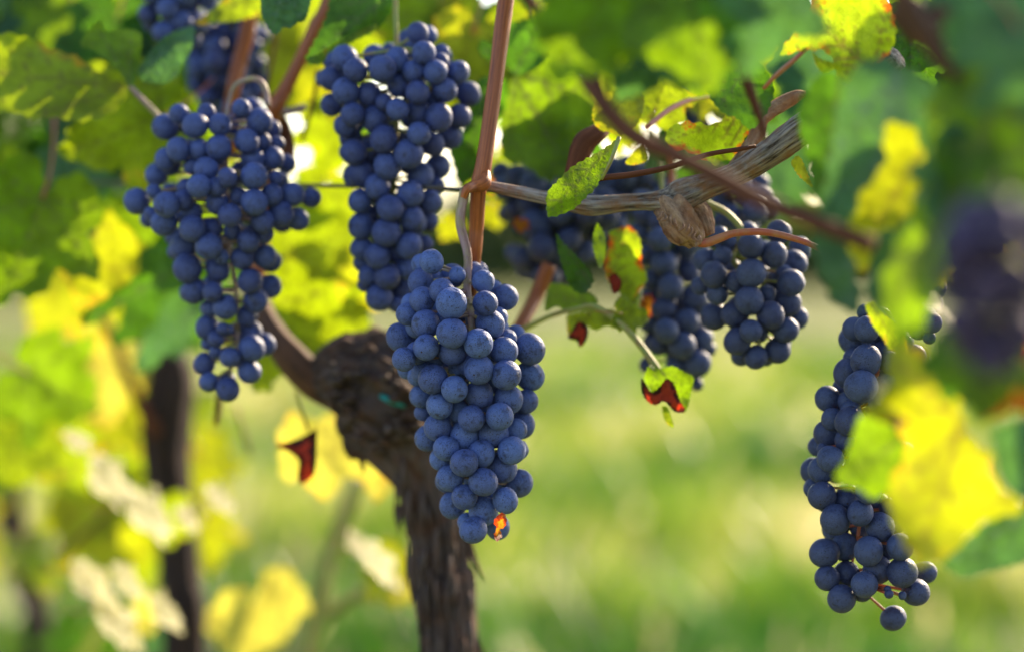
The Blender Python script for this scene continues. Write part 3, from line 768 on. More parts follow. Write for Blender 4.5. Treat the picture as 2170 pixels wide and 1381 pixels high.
left = Z([(400,472,106,0),(512,362,80,1),(648,458,103,0),(740,350,75,1),(853,452,93,0),(1030,310,72,0),(1185,420,108,0),(1290,490,75,2),(505,660,98,0),
 (400,740,88,1),(440,790,80,2),(325,870,98,1),(685,660,85,1),(845,645,102,0),(620,800,70,2),(1075,590,100,0),(1205,590,75,1),(1130,740,95,1),(1330,610,65,2),
 (1290,730,95,1),(1410,775,75,1),(740,825,98,0),(915,892,78,0),(675,965,95,0),(830,970,80,1),(570,980,75,2),(1137,880,108,0),(1320,900,60,2),(1285,1040,90,1),
 (1455,1035,100,1),(1615,1062,85,1),(1360,1195,105,1),(1500,1240,92,2),(158,1092,105,0),(405,1120,102,0),(280,1200,60,2),(300,1010,60,2),(545,1085,80,1),
 (385,1275,105,1),(835,1110,95,1),(1140,1100,108,0),(935,1210,93,0),(1210,1260,95,1),(610,1190,95,2),(620,1320,105,0),(790,1320,80,2),(1010,1050,70,2)], 250, 150, 3.9467)
left += Z([(410,150,98,0),(215,150,100,1),(150,190,60,2),(715,110,85,1),(508,235,55,0),(667,245,87,0),(840,230,88,0),(890,270,80,1),(480,335,88,1),(245,320,108,0),
 (725,420,92,0),(885,460,85,1),(300,495,95,0),(437,503,78,0),(770,570,90,1),(535,620,92,0),(420,630,60,2),(700,690,78,1),(395,775,88,0),(515,785,48,0),(565,790,35,1),
 (465,865,62,0),(400,900,50,2),(735,810,85,2),(740,935,100,0),(840,905,85,1),(460,965,50,1),(573,1005,76,0),(375,1055,83,0),(722,1115,88,0),(410,1195,75,0),(555,1250,88,0),
 (830,60,75,1),(590,30,70,2),(420,20,80,2)], 330, 480, 3.635)
bunch('long loose bunch with side wings at the left, its tip above the dark trunk', left, 1.355, GM2,
      [(568, 225), (560, 185), (540, 168), (500, 180), (484, 225), (480, 300), (480, 420), (485, 520), (500, 620), (505, 700), (490, 780)], stem='stem', seed=2, stem_r=7, cap=125, gap=1.0)
topc = Z([(858,212,67,0),(895,337,72,0),(1005,340,55,2),(1000,395,55,1),(392,370,80,1),(462,445,76,0),(315,498,80,1),(265,500,55,2),(397,580,84,0),(310,668,72,1),(545,600,78,1),
 (632,438,84,0),(725,380,75,1),(740,540,75,2),(835,455,70,1),(972,460,72,0),(1117,460,68,0),(1028,575,76,0),(855,590,74,0),(1180,600,78,1),(442,727,73,0),(585,760,85,1),
 (400,800,75,1),(728,698,67,0),(860,710,75,1),(990,748,84,0),(1120,740,75,2),(640,650,50,2),(430,880,70,2),(640,885,84,0),(865,850,70,0),(545,970,75,1),(450,970,80,0),(415,970,60,2),
 (800,980,90,0),(955,920,70,1),(665,1055,84,0),(1060,870,80,2),(985,1060,75,1),(500,1110,85,0),(450,1120,70,1),(600,1188,80,0),(875,1120,82,1),(975,1180,50,2),(810,1235,82,0),
 (935,1280,72,1),(490,1280,75,1),(680,1325,80,0),(820,1390,75,1),(545,1250,50,2)], 600, 0, 3.003)
topc += Z([(595,80,75,0),(740,118,82,0),(900,60,75,1),(985,50,60,2),(600,210,68,1),(690,255,72,0),(875,195,76,0),(965,185,50,2),(748,375,74,0),(640,370,60,1),
 (860,330,65,1),(605,295,55,2),(620,420,45,2),(700,497,77,0),(840,460,75,1),(800,540,45,2)], 550, 450, 2.7614)
bunch('broad-shouldered bunch between the two orange canes, partly behind the sharp bunch', topc, 1.35, GM2,
      [(838, -60), (838, 20), (840, 100), (838, 200), (840, 320), (830, 450), (820, 560), (812, 600)], stem='green', seed=3, stem_r=6, cap=125, gap=1.0)
rmid = Z([(1495,280,72,0),(1630,330,76,0),(1660,195,70,1),(1780,300,68,2),(1745,380,75,1),(1730,495,76,0),(1277,447,74,0),(1230,360,68,1),(1497,440,80,0),(1410,490,66,1),(1485,597,80,0),
 (1300,560,62,1),(1705,610,80,1),(1608,685,78,0),(1400,680,78,1),(1280,690,78,1),(1765,700,65,1),(1495,775,65,0),(1700,770,72,0),(1415,835,75,0),(1525,928,68,0),(1650,890,74,0),
 (1200,510,55,1),(1310,215,50,2),(1350,260,60,2),(1330,340,55,2),(1590,560,50,2),(1690,440,50,2)], 1050, 420, 2.7614)
bunch('short round bunch under the thin red shoot, right of the knobbly spur', rmid, 1.32, GM3,
      [(1492, 428), (1540, 452), (1572, 490), (1556, 520), (1558, 560), (1610, 590), (1620, 640), (1605, 700), (1610, 740)], stem='green', seed=4, stem_r=8, cap=46)
rback = Z([(985,385,75,0),(890,330,65,1),(960,240,70,1),(860,190,65,2),(1025,520,72,0),(915,480,60,1),(1130,430,65,1),(1165,590,80,0),(915,570,60,2),(985,650,68,0),(1120,720,72,0),(905,730,60,1),
 (1000,775,70,0),(1090,860,80,0),(1200,820,75,1),(955,860,60,1),(1185,965,76,0),(1240,880,50,2),(1060,980,60,1),(885,975,45,1),(1180,1090,35,2),(1200,690,60,2),(1100,330,70,2),
 (1060,200,75,2),(1120,260,75,1),(970,130,75,1),(880,90,70,2),(1060,110,70,2),(960,20,70,2),(860,20,70,2)], 1050, 420, 2.7614)
bunch('narrow bunch hanging behind the spur and green side shoot', rback, 1.40, GM3,
      [(1400, 340), (1405, 440), (1415, 540), (1420, 640), (1430, 760)], stem='green', seed=5, cap=70)
rdark = Z([(235,160,90,0),(110,320,55,1),(160,350,70,0),(300,460,78,0),(240,430,65,1),(430,240,70,0),(520,310,65,1),(180,420,60,2),(380,440,60,1),(360,320,75,0),(270,290,80,0),(120,60,70,1),
 (200,40,70,1),(380,80,80,0),(480,160,65,1),(540,80,80,0),(640,100,80,0),(730,60,80,1),(620,10,80,1),(330,180,75,1),(700,160,70,2),(600,190,65,2),(60,-60,70,0),(130,-120,75,0),(220,-80,75,0),(300,-30,75,1),
 (230,-170,70,1),(30,-150,60,1),(400,-20,75,1),(500,-10,75,1)], 1050, 420, 2.7614)
bunch('dark shaded bunch behind the horizontal grey cane', rdark, 1.47, GM3, [(1150, 330), (1140, 420), (1150, 520), (1155, 590)], stem='green', seed=6, cap=60)
right = Z([(425,1227,73,0),(578,885,84,1),(655,820,72,0),(650,1003,88,0),(545,1076,82,1),(622,1155,90,0),(690,890,65,2),(770,1140,62,1),(795,1015,65,1),(535,1240,50,2),(560,1300,60,1),(450,1345,60,1),(640,720,45,2),
 (850,900,75,1),(880,1050,75,1),(900,1200,75,1),(760,960,70,1),(740,1250,75,1),(730,820,70,1),(930,980,70,1),(960,1130,70,1),(740,750,60,1),(800,820,60,2)], 1600, 400, 2.7614)
right += Z([(525,110,80,0),(398,178,74,0),(495,215,55,1),(415,315,72,0),(365,378,72,1),(325,383,74,2),(370,260,30,2),(368,518,75,0),(442,650,82,0),(500,550,70,1),(443,700,72,2),(580,613,70,0),(625,495,68,0),
 (690,690,78,0),(745,590,60,1),(690,560,55,2),(383,833,77,0),(495,800,75,2),(625,823,76,0),(730,810,60,1),(800,800,72,0),(398,972,68,0),(505,950,72,2),(675,925,78,1),(812,940,80,0),(940,938,62,1),
 (886,1050,73,0),(603,1007,72,0),(478,1085,75,0),(590,1045,55,2),(762,1193,67,0),(738,1060,24,0),(730,1035,20,1),(812,1068,22,1),(600,380,75,1),(720,420,75,1),(650,250,75,1),(760,150,75,1),(820,300,75,1),(850,520,75,1),(640,100,70,2),(560,330,60,2)], 1600, 850, 2.6)
bunch('long tapering bunch at the lower right, half hidden by a bright yellow leaf', right, 1.27, GM3,
      [(1880, 560), (1870, 700), (1850, 850), (1830, 1000), (1820, 1120), (1808, 1180), (1800, 1225)], stem='red', seed=7, stem_r=6, cap=125, fill_to=1130, gap=1.0)
rr_ = Z([(1050,578,68,0),(990,660,62,1),(1010,740,50,1),(1035,785,58,0),(1020,870,38,1),(960,580,60,1),(940,720,60,1),(960,820,60,1)], 1600, 400, 2.7614)
bunch('few grapes showing between the green leaf tip and the purple blurred bunch', rr_, 1.25, GM3, [(1960, 520), (1955, 620), (1960, 720)], stem='green', seed=8, cap=22)

def blob_bunch(label, cx, cy, hw, hh, d, mat, n, seed, rpx=28, taper=.5, top=None):
    rnd = random.Random(seed); pts = []; tries = 0
    r0 = rpx
    while len(pts) < n and tries < 6000:
        tries += 1
        v = rnd.uniform(-1, 1); wv = hw*math.sqrt(max(0.05, 1-v*v))*(1-taper*(v+1)/2)
        x = cx+rnd.uniform(-1, 1)*wv; y = cy+v*hh; r = r0*rnd.uniform(.85, 1.08)
        if all((x-a)**2+(y-b)**2 > (r*1.25)**2 for a, b, _, _ in pts):
            pts.append((x, y, r, rnd.choice((0, 0, 1))))
    return bunch(label, pts, d, mat, [top or (cx, cy-hh-40), (cx, cy-hh*.4), (cx, cy+hh*.7)], seed=seed, stem='green', cap=min(98, int(n*1.8)))
blob_bunch('blurred bunch cut by the top edge at the upper left', 368, 5, 85, 108, 1.46, GM2, 40, 21, 25)
blob_bunch('dim bunch behind the upper left orange cane', 482, 135, 88, 125, 1.56, GM2, 48, 22, 25, .35)
blob_bunch('dark bunch peeping out below the broad green leaves at the far left', 285, 320, 52, 60, 1.85, GM3, 14, 23, 22)
blob_bunch('dark patch of grapes above the yellow leaf at the far left', 195, 470, 40, 50, 1.85, GM3, 10, 24, 22)
blob_bunch('purple very blurred foreground bunch near the right edge', 2115, 610, 120, 175, .72, grape_mat('grape_purple', (0.055, 0.030, 0.085), (0.02, 0.010, 0.02), .06), 34, 25, 44, .3, (2120, 380))
blob_bunch('small bunch behind the torn old cane end', 1465, 205, 48, 75, 1.50, GM3, 12, 26, 24)
blob_bunch('grapes behind the sloping end of the grey cane', 1580, 430, 60, 50, 1.42, GM3, 12, 27, 26, .2)
blob_bunch('shaded grapes behind the cane tie, left of the spur', 1340, 400, 80, 55, 1.5, GM3, 16, 28, 26, .2)

# =================================================================== leaves placed
def W(s):  # helper for readability
    return s
# vine B: upper left
o = traced(vB, [(272,182),(250,150),(200,108),(170,98),(190,60),(215,42),(225,65),(270,62),(300,75),(296,130),(285,178)], 1.39, 'green', veins=((275,182),[(150,95),(205,55),(275,70)]), gy=.3, label='mid-green leaf, back turned')
o = traced(vB, [(275,185),(220,160),(160,120),(110,105),(60,80),(0,72),(-60,110),(-70,190),(-30,235),(40,240),(60,252),(120,250),(170,258),(230,245),(262,215)], 1.40, 'lime', veins=((275,185),[(-60,150),(60,250),(60,85)]), gx=.3)
petiole(o, [(275,183,1.40,5),(300,210,1.40,5.5),(335,247,1.40,6),(350,280,1.40,6)], 'stem')
leaf(vB, 345, 245, 1.50, 190, 205, 'lime', 10, 25); leaf(vB, 330, 300, 1.62, 150, 100, 'lime', 20, -20)
traced(vB, [(290,150),(300,135),(330,95),(355,75),(385,62),(412,58),(408,95),(398,120),(392,130),(372,165),(345,178),(315,175),(298,168)], 1.40, 'teal', veins=((292,150),[(410,70),(380,160)]), gx=.3)
traced(vB, [(410,50),(450,20),(500,-20),(560,-40),(560,0),(545,32),(500,45),(450,50),(430,55)], 1.42, 'lime', veins=((560,-20),[(410,50)]), gy=.5)
traced(vB, [(552,-30),(600,-40),(660,-30),(655,20),(645,45),(632,48),(615,60),(600,58),(590,72),(575,70),(560,45),(553,25)], 1.32, 'teal', veins=((605,-40),[(575,70),(640,45)]), label='pale teal leaf tip')
o = traced(vB, [(700,-40),(830,-50),(832,10),(815,45),(790,70),(745,90),(715,112),(690,130),(668,140),(648,128),(660,100),(680,60),(695,20)], 1.36, 'dark', veins=((835,-20),[(650,130),(720,20)]), fold=(835,0,650,130,.5), label='grey-green folded leaf')
traced(vB, [(648,130),(672,138),(715,112),(745,90),(790,68),(800,55),(790,52),(740,76),(700,98),(668,118),(655,118)], 1.355, 'lime', teeth=.02, gy=.4)
leaf(vB, 640, 90, 1.62, 150, 250, 'yellow', -10, 15); leaf(vB, 615, 40, 1.66, 170, 290, 'lime', 0, -25)
leaf(vB, 790, 60, 1.62, 110, 200, 'lime', 10, 10); leaf(vB, 930, 20, 1.6, 180, 250, 'lime', 0, 30)
leaf(vB, 1010, 60, 1.6, 170, 270, 'yellow', -10, 0); leaf(vB, 960, 130, 1.62, 130, 300, 'lime', 0, 0)
leaf(vB, 250, 40, 1.62, 170, 260, 'dark'); leaf(vB, 150, 0, 1.65, 170, 280, 'green'); leaf(vB, 330, 90, 1.62, 130, 240, 'dark'); leaf(vB, 20, 20, 1.7, 170, 280, 'dark'); leaf(vB, 880, -40, 1.62, 150, 260, 'green', 0, 0); leaf(vB, 740, 220, 1.7, 120, 280, 'dark', 0, 0); leaf(vB, 705, 250, 1.6, 110, 265, 'lime'); leaf(vB, 560, 290, 1.6, 90, 260, 'yellow'); leaf(vB, 690, 390, 1.62, 90, 250, 'lime'); leaf(vA, 1000, 70, 1.5, 130, 250, 'yellow'); leaf(vA, 960, 160, 1.52, 110, 285, 'lime'); leaf(vA, 1130, 40, 1.5, 120, 270, 'lime')
# left middle
traced(vB, [(120,290),(175,265),(215,290),(240,300),(235,350),(245,385),(215,420),(180,450),(150,440),(120,475),(105,440),(80,415),(60,385),(75,330),(95,310)], 1.62, 'teal', veins=((120,290),[(200,430),(110,460),(230,350)]), label='blurred teal leaf')
leaf(vB, 90, 420, 1.52, 210, 250, 'green', 5, 25); leaf(vB, 60, 300, 1.9, 200, 260, 'dark', 0, 10); leaf(vB, 20, 350, 1.8, 200, 300, 'green', 0, 20)
traced(vB, [(115,555),(140,530),(200,500),(205,470),(225,440),(255,470),(290,500),(318,530),(300,580),(280,590),(270,610),(235,620),(220,640),(195,650),(180,690),(160,640),(140,600)], 1.56, 'yellow', veins=((115,555),[(310,575),(230,460),(190,660)]), label='bright yellow-green leaf')
traced(vB, [(168,690),(190,650),(240,620),(290,580),(300,530),(345,520),(385,545),(400,600),(370,615),(330,620),(290,630),(240,660),(200,685)], 1.56, 'dark', veins=((395,560),[(170,688)]), gx=-.3, label='dark pointed leaf')
traced(vB, [(400,610),(430,660),(415,705),(400,735),(375,760),(350,750),(330,775),(295,790),(285,770),(300,735),(310,700),(330,690),(345,640)], 1.66, 'teal', veins=((420,640),[(290,785),(370,750)]))
leaf(vB, 330, 570, 1.75, 170, 300, 'dark', 0, 10); leaf(vB, 280, 470, 1.8, 150, 60, 'dark'); leaf(vB, 380, 430, 1.75, 180, 240, 'green')
leaf(vB, 200, 760, 1.95, 130, 280, 'pale', 0, 0); leaf(vB, 150, 700, 2.0, 150, 60, 'yellow'); leaf(vB, 260, 850, 2.0, 120, 300, 'yellow', 0, 20)
leaf(vB, 60, 790, 1.75, 150, 330, 'green', 10, 20); leaf(vB, 60, 900, 1.8, 140, 240, 'lime', 0, 25); leaf(vB, 240, 960, 2.1, 180, 250, 'lime')
leaf(vB, 200, 1060, 2.1, 160, 300, 'yellow'); leaf(vB, 420, 960, 2.2, 120, 290, 'yellow', 0, 25); leaf(vB, 425, 1110, 2.2, 90, 280, 'yellow', 0, 20)
leaf(vB, 380, 1080, 1.88, 90, 190, 'lime', 40, 0)
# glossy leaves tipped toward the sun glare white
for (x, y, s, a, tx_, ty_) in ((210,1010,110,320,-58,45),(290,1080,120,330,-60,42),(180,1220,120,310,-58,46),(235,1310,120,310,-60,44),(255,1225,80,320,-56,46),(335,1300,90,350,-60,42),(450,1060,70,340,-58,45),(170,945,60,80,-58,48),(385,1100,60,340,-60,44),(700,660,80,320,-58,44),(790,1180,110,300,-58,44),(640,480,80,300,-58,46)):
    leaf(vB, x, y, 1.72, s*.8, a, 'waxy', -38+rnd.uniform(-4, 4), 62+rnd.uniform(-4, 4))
# centre-left bright leaves behind
leaf(vB, 560, 650, 1.55, 190, 320, 'lime', 10, 15, label='big bright leaf over the vine arm'); leaf(vB, 700, 560, 1.62, 130, 260, 'yellow', 0, -10); leaf(vB, 620, 540, 1.62, 140, 20, 'lime')
leaf(vB, 690, 640, 1.6, 100, 330, 'lime'); leaf(vB, 640, 640, 1.58, 60, 300, 'orange', 0, 10); leaf(vB, 660, 430, 1.7, 120, 250, 'green'); leaf(vB, 700, 420, 1.75, 90, 280, 'yellow')
o = traced(vA, [(672,906),(671,940),(669,990),(660,1012),(636,1024),(631,1003),(634,978),(622,962),(604,952),(584,944),(610,936),(640,925)], 1.44, 'red', teeth=.015, bump=.2, label='small folded dark red leaf')
petiole(o, [(655,912,1.44,2.5),(640,870,1.445,2.5),(628,830,1.46,2.5)], 'brown')
traced(vB, [(600,890),(625,870),(650,890),(700,880),(745,890),(760,920),(790,960),(815,1000),(825,1040),(790,1060),(770,1020),(735,1010),(700,1055),(660,1040),(640,1010),(605,1020),(590,970),(600,950),(588,930)], 1.68, 'pale', teeth=.05, veins=((700,880),[(700,1050),(600,980),(810,1040)]), label='glowing pale yellow leaf behind the red one')
traced(vB, [(590,1195),(620,1215),(645,1250),(660,1290),(630,1310),(615,1345),(580,1370),(520,1400),(480,1390),(460,1360),(435,1325),(445,1290),(480,1250),(520,1245),(540,1270),(560,1215)], 1.9, 'pale', teeth=.06, veins=((600,1200),[(480,1380),(600,1350)]), label='blurred pale yellow leaf low down')
leaf(vB, 800, 1190, 1.8, 100, 300, 'yellow', 0, 40); leaf(vB, 850, 1230, 1.8, 50, 290, 'pale', 0, 30); leaf(vB, 750, 1150, 1.8, 60, 320, 'waxy', -38, 62)
leaf(vB, 430, 1370, 2.1, 130, 200, 'teal', -40, 0)
# centre: leaves behind the cane
traced(vA, [(1012,95),(1025,85),(1045,95),(1050,60),(1095,45),(1150,35),(1170,60),(1175,110),(1130,150),(1095,160),(1075,145),(1050,130),(1020,120)], 1.42, 'dark', veins=((1090,160),[(1150,40),(1020,100)]))
traced(vA, [(1085,160),(1120,150),(1165,105),(1210,140),(1255,180),(1260,260),(1230,300),(1225,350),(1190,370),(1160,385),(1110,350),(1070,340),(1060,280),(1075,210)], 1.42, 'green', veins=((1090,155),[(1240,200),(1200,360),(1080,330)]), gx=.2)
traced(vA, [(1140,215),(1190,205),(1255,215),(1260,280),(1240,330),(1215,372),(1190,385),(1165,350),(1160,300),(1130,260)], 1.44, 'dark', veins=((1250,215),[(1180,375)]))
traced(vA, [(1015,165),(1060,160),(1075,185),(1072,240),(1050,260),(1040,300),(1020,350),(1000,380),(975,395),(960,350),(950,300),(985,270),(1000,220)], 1.43, 'dark', veins=((1040,165),[(975,390)]), label='dark leaf between cane and bunch')
leaf(vA, 1110, 100, 1.55, 160, 250, 'green', 0, 10); leaf(vA, 1180, 60, 1.55, 170, 230, 'dark'); leaf(vA, 1050, 330, 1.6, 90, 280, 'lime'); leaf(vA, 1060, 372, 1.55, 38, 240, 'orange', label='small orange leaf behind the cane')
leaf(vA, 1045, 440, 1.6, 42, 280, 'yellow'); leaf(vA, 960, 470, 1.6, 40, 240, 'yellow'); leaf(vA, 1105, 470, 1.42, 22, 260, 'orange')
o = traced(vA, [(1312,292),(1290,308),(1255,330),(1215,352),(1190,375),(1160,408),(1158,440),(1163,460),(1190,455),(1220,440),(1240,420),(1262,400),(1275,375),(1290,345),(1305,315)], 1.215, 'green', veins=((1312,292),[(1160,455),(1250,420),(1175,390)]), fold=(1312,292,1160,440,.35), gx=.5, label='curled green leaf hanging over the grey cane')
petiole(o, [(1312,292,1.215,5),(1295,340,1.21,4),(1275,380,1.215,3)], 'green')
o = traced(vA, [(1258,225),(1275,200),(1310,190),(1335,178),(1360,190),(1365,225),(1350,265),(1320,285),(1290,280),(1268,275),(1255,250)], 1.30, 'yellow', veins=((1350,180),[(1270,270)]), bump=.1, gx=.2, label='yellow leaf with brown edge')
traced(vA, [(1365,300),(1345,320),(1325,345),(1345,350),(1370,340),(1368,315)], 1.3, 'yellow')
o = traced(vA, [(1410,275),(1440,262),(1470,258),(1510,265),(1540,245),(1575,225),(1598,228),(1590,265),(1578,300),(1568,318),(1560,345),(1535,338),(1520,352),(1500,345),(1480,335),(1455,322),(1425,318),(1412,300)], 1.285, 'spotted', veins=((1595,235),[(1415,300),(1520,350),(1440,265)]), bump=.2, gy=-.5, teeth=.045, label='bright toothed leaf with orange margin')
leaf(vA, 1390, 230, 1.36, 100, 70, 'lime', 0, 20); leaf(vA, 1480, 200, 1.45, 60, 330, 'yellow', 0, 20); leaf(vA, 1500, 230, 1.5, 80, 90, 'pale', -20, 30)
petiole(leaf(vA, 1590, 60, 1.38, 130, 195, 'lime', 0, 20, pet=False), [(1370,270,1.30,5),(1420,232,1.32,6),(1470,210,1.34,6),(1520,202,1.36,5)], 'red')
traced(vA, [(1480,130),(1540,110),(1600,125),(1640,180),(1625,240),(1590,275),(1560,250),(1530,240),(1500,200)], 1.18, 'dark', veins=((1600,125),[(1520,230)]), gx=.4)
# shoot leaves lower centre
traced(vA, [(1178,492),(1195,515),(1225,545),(1250,575),(1258,600),(1240,622),(1215,615),(1200,590),(1190,560),(1182,530)], 1.33, 'dark', veins=((1255,605),[(1180,498)]), gx=.8, gy=-.3, label='narrow dark folded leaf')
traced(vA, [(1265,472),(1282,500),(1282,545),(1272,570),(1262,545),(1255,510)], 1.32, 'green', gx=1.0)
traced(vA, [(1290,490),(1325,480),(1345,488),(1358,515),(1360,560),(1372,590),(1350,625),(1335,645),(1310,620),(1290,600),(1280,560),(1290,525)], 1.36, 'spotted', veins=((1275,640),[(1330,490),(1350,600)]), label='yellow-green leaf with a red spot')
traced(vA, [(1158,620),(1170,600),(1215,608),(1262,630),(1262,655),(1225,662),(1200,665),(1180,650),(1155,660)], 1.37, 'green', veins=((1262,648),[(1160,625)]), gy=.6)
traced(vA, [(1200,668),(1230,662),(1290,655),(1320,668),(1305,695),(1285,690),(1262,700),(1240,690),(1232,722),(1205,712)], 1.36, 'lime', veins=((1262,652),[(1210,710),(1300,690)]), gy=.3)
traced(vA, [(1212,700),(1225,682),(1244,690),(1246,710),(1238,728),(1228,735),(1222,722),(1203,716)], 1.352, 'red', teeth=.02, bump=.2, label='red leaf tip')
traced(vA, [(1290,585),(1305,578),(1318,598),(1312,618),(1298,622)], 1.35, 'red', teeth=.01)
traced(vA, [(1375,772),(1400,780),(1425,775),(1455,790),(1470,800),(1465,830),(1455,868),(1440,872),(1425,850),(1400,840),(1378,825),(1365,800)], 1.315, 'green', veins=((1392,772),[(1455,860),(1380,820)]), bump=.2, label='green lower leaf of the shoot')
traced(vA, [(1358,800),(1368,812),(1380,830),(1398,818),(1412,802),(1428,812),(1440,845),(1452,870),(1430,872),(1408,850),(1390,858),(1372,850),(1360,830)], 1.308, 'red', teeth=.03, bump=.25, label='crimson torn leaf end')
traced(vA, [(1402,860),(1414,862),(1422,880),(1428,905),(1415,898),(1406,882)], 1.31, 'lime', teeth=0)
leaf(vA, 1320, 665, 1.34, 60, 350, 'lime', 0, 20); leaf(vA, 1362, 640, 1.40, 30, 300, 'orange', 0, 10)
# withered scrap on the lowest grapes of the sharp bunch
traced(vA, [(1057,1088),(1068,1086),(1074,1100),(1070,1115),(1060,1122),(1064,1135),(1052,1146),(1047,1132),(1052,1118),(1046,1104)], 1.222, 'orange', teeth=.05, bump=.3, label='scrap of withered orange leaf stuck to the lowest grape')

# vine D: foreground right
o = traced(vD, [(1700,60),(1720,10),(1745,-30),(1850,-40),(1880,0),(1897,50),(1895,95),(1870,130),(1850,150),(1820,172),(1790,160),(1750,110),(1720,108),(1690,110),(1655,118),(1670,85)], 1.16, 'spotted', veins=((1850,150),[(1700,20),(1880,20),(1665,110)]), bump=.10, label='green leaf with red spots at the upper right')
petiole(o, [(1712,100,1.16,4),(1680,130,1.16,5),(1645,160,1.165,5),(1618,188,1.17,4)], 'red')
traced(vD, [(1720,110),(1740,125),(1770,135),(1785,150),(1808,165),(1800,178),(1775,165),(1770,148),(1745,155),(1730,140)], 1.165, 'lime', label='curled pale underside')
leaf(vD, 1330, -90, .96, 260, 240, 'green', 10, 10, var=0, label='large blurred green leaf over the top'); leaf(vD, 1450, -60, .95, 230, 285, 'green', 0, 10, var=1)
leaf(vD, 1385, 50, 1.02, 150, 245, 'teal', 10, -5, var=2); leaf(vD, 1620, -60, .95, 190, 260, 'teal', 0, 0, var=3); leaf(vD, 1420, 20, 1.04, 170, 290, 'green', 0, -10, var=4)
leaf(vD, 1560, 10, 1.02, 110, 240, 'teal', -10, 10, var=5); leaf(vD, 1250, -80, .97, 200, 290, 'green', 0, 0, var=4)
traced(vD, [(1720,170),(1760,150),(1790,180),(1785,260),(1790,330),(1760,380),(1740,440),(1715,380),(1700,300),(1690,240),(1705,200)], 1.04, 'dark', veins=((1780,160),[(1740,430)]), teeth=.04)
traced(vD, [(1675,345),(1688,330),(1700,340),(1712,370),(1722,398),(1705,385),(1690,370)], 1.2, 'yellow', teeth=.04)
traced(vD, [(1800,150),(1860,120),(1930,150),(1990,190),(2010,300),(1990,400),(1960,470),(1930,540),(1900,620),(1852,665),(1838,610),(1846,560),(1868,490),(1908,480),(1942,420),(1957,350),(1955,310),(1930,270),(1900,258),(1874,270),(1872,300),(1878,335),(1855,375),(1828,405),(1812,445),(1798,500),(1804,540),(1818,590),(1826,650),(1800,660),(1760,630),(1735,570),(1720,500),(1740,420),(1760,330),(1775,230)], .98, 'teal', veins=((1900,150),[(1800,640),(1960,460),(1760,330)]), bump=.12, step=.03, label='large teal blurred leaf')  # shadowed part of the leaf, slit open where the sun patch goes
traced(vD, [(1870,262),(1900,252),(1940,265),(1965,310),(1960,360),(1950,430),(1915,490),(1860,500),(1840,570),(1815,575),(1800,540),(1790,500),(1780,440),(1800,390),(1830,350),(1850,310),(1850,280)], 1.0, 'yellow', veins=((1960,300),[(1810,560)]), teeth=.0, label='glowing yellow leaf on the teal one')  # sun patch on the teal leaf, made as a separate yellow sheet
traced(vD, [(1990,160),(2050,100),(2130,60),(2230,40),(2260,250),(2200,420),(2120,480),(2060,430),(2010,480),(1998,560),(1975,640),(1950,712),(1908,732),(1878,690),(1868,600),(1900,520),(1940,440),(1970,340),(1960,240)], .92, 'green', veins=((2200,60),[(1900,640),(2150,460)]), bump=.1, label='largest blurred green leaf at the right edge')
leaf(vD, 2110, -60, .90, 190, 250, 'teal', 0, 10, var=1); leaf(vD, 2160, 60, .85, 200, 300, 'teal', 0, 0, var=3); leaf(vD, 2050, 330, .92, 150, 250, 'teal', 10, 20, var=5)
leaf(vD, 2160, 380, .95, 150, 230, 'dark', 0, 0, var=6); leaf(vD, 2180, 300, 1.1, 180, 200, 'dark')
traced(vD, [(1832,645),(1850,640),(1870,665),(1900,690),(1920,715),(1925,745),(1905,740),(1885,740),(1870,715),(1850,690),(1840,668)], 1.15, 'lime', veins=((1845,645),[(1905,735)]))
traced(vD, [(1880,735),(1905,725),(1940,735),(1965,740),(1965,775),(1985,810),(2010,850),(2030,840),(2040,890),(2060,930),(2100,960),(2100,1000),(2130,1040),(2165,1060),(2150,1090),(2110,1095),(2080,1110),(2050,1140),(2010,1180),(1970,1195),(1945,1200),(1915,1150),(1890,1100),(1880,1040),(1895,1000),(1920,960),(1900,900),(1860,890),(1830,870),(1855,850),(1880,820),(1880,780)], .97, 'yellow', veins=((2040,900),[(1940,1190),(1890,760),(2150,1070),(1890,1050)]), bump=.16, label='big glowing yellow leaf in front of the right bunch')
traced(vD, [(1820,880),(1850,885),(1895,905),(1918,940),(1920,970),(1905,1010),(1885,1040),(1850,1055),(1820,1035),(1780,1025),(1770,1005),(1790,975),(1805,930)], 1.0, 'green', veins=((1910,930),[(1780,1020)]), bump=.12)
leaf(vD, 1905, 870, .97, 75, 155, 'waxy', -38, 62); leaf(vD, 1990, 650, 1.05, 60, 170, 'waxy', -38, 62)
leaf(vD, 2080, 740, .90, 130, 270, 'green', 0, 10, var=2); leaf(vD, 2150, 780, .91, 110, 240, 'orange', 0, 10, var=3); leaf(vD, 2030, 740, .92, 100, 260, 'dark', 0, 0, var=4)
traced(vD, [(1985,1190),(2050,1140),(2110,1090),(2170,1070),(2230,1090),(2220,1170),(2150,1200),(2090,1215),(2040,1225)], 1.0, 'teal', veins=((2200,1080),[(1990,1195)]))
traced(vD, [(2100,910),(2160,890),(2230,900),(2230,1050),(2160,1055),(2120,1010),(2110,960)], .95, 'teal')
leaf(vD, 2165, 720, 1.2, 50, 200, 'orange'); leaf(vD, 2160, 540, 1.2, 60, 240, 'yellow'); leaf(vD, 1990, 560, 1.1, 50, 250, 'yellow', 0, 40)
traced(vD, [(2170,1050),(2160,1090),(2145,1110),(2155,1125),(2185,1130),(2190,1060)], 1.25, 'yellow')
leaf(vD, 1730, 60, 1.6, 200, 270, 'teal'); leaf(vD, 1640, 160, 1.6, 120, 270, 'teal')

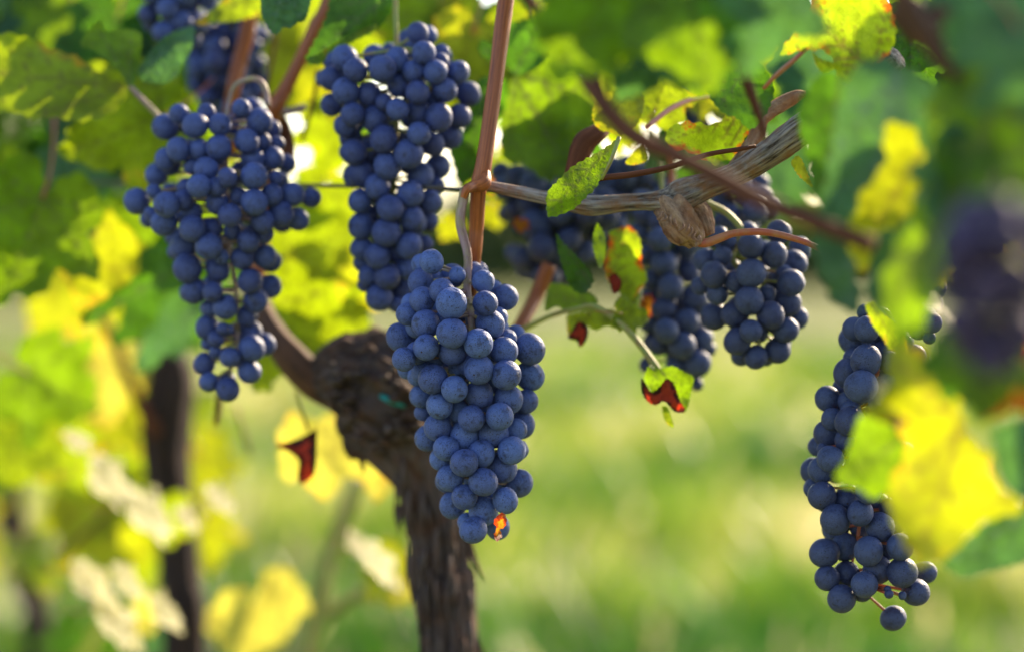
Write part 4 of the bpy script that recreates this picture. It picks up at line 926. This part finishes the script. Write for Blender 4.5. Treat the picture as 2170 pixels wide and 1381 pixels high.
# --- canopy filling: leaves of the vines placed in a loop, out-of-view ones added for shadow
rnd = random.Random(99)
def cloud(vn, n, xr, yr, dr, mats, size=(75, 130), cond=None):
    k = 0; t = 0; d_lo = dr[0]
    while k < n and t < n*20:
        t += 1
        x = rnd.uniform(*xr); y = rnd.uniform(*yr)
        if cond and not cond(x, y): continue
        if d_lo > 1.6 and any((x-a)**2+(y-b-40)**2 < r*r for a, b, r in ((628, 290, 125), (1090, 0, 130), (930, 70, 100), (608, 170, 90))): continue
        d = rnd.uniform(*dr)
        s = rnd.uniform(*size)*1.5/d*1.15
        leaf(vn, x, y, d, s, rnd.gauss(270, 55), rnd.choice(mats), rnd.gauss(0, 30), rnd.gauss(8, 34)); k += 1
cloud(vB, 40, (-200, 560), (-250, 330), (1.62, 1.85), ['green', 'green', 'dark', 'lime', 'dark', 'teal'], (95, 150))
cloud(vC, 24, (-200, 700), (-250, 330), (2.1, 2.5), ['green', 'green', 'dark', 'lime'], (110, 170))
cloud(vC, 52, (-350, 470), (150, 1420), (2.1, 3.2), ['lime', 'yellow', 'green', 'green', 'pale', 'dark', 'lime', 'yellow', 'teal'], (85, 150), lambda x, y: x < 470-.00025*(max(0, y-600))**2)
cloud(vC, 18, (560, 1200), (-200, 110), (1.8, 2.6), ['lime', 'lime', 'yellow', 'green'])
cloud(vA, 15, (1100, 2100), (-420, -120), (1.2, 1.8), ['green', 'dark', 'lime'])  # leaves above the view, added to cast shadow on the canopy
cloud(vD, 12, (2250, 2750), (-500, -100), (1.25, 1.7), ['green', 'dark', 'green', 'lime'])  # out-of-view leaves at the upper right, added for the shadow they throw
cloud(vD, 16, (2350, 2950), (-650, 20), (1.0, 1.15), ['green', 'dark'])  # unseen leaves placed to shadow the big green leaf, not the yellow
for (x, y, d, s_, a, mt) in ((1930,60,1.25,150,270,'dark'),(1990,110,1.3,150,250,'dark'),(1960,-20,1.3,140,280,'green'),(2060,150,1.3,130,270,'dark')): leaf(vD, x, y, d, s_, a, mt)
for (x, y, d, s_, a, mt) in ((1330,180,1.5,130,260,'lime'),(1520,290,1.55,120,280,'dark'),(1450,90,1.5,140,270,'green'),(1660,330,1.7,120,270,'teal'),(1690,200,1.8,150,270,'teal'),(1580,180,1.5,110,250,'green'),(1230,230,1.52,120,230,'dark'),(1390,300,1.45,80,290,'dark')): leaf(vA, x, y, d, s_, a, mt, rnd.gauss(0, 15), rnd.gauss(0, 20))
cloud(vA, 16, (500, 1100), (-420, -150), (1.3, 1.7), ['green', 'dark', 'lime'])  # more added leaves above the view, there to cast shadow

print('leaves', LEAF_COUNT, {v.name: sum(1 for c in v.children if c.name.startswith('leaf')) for v in (vA, vB, vC, vD)})
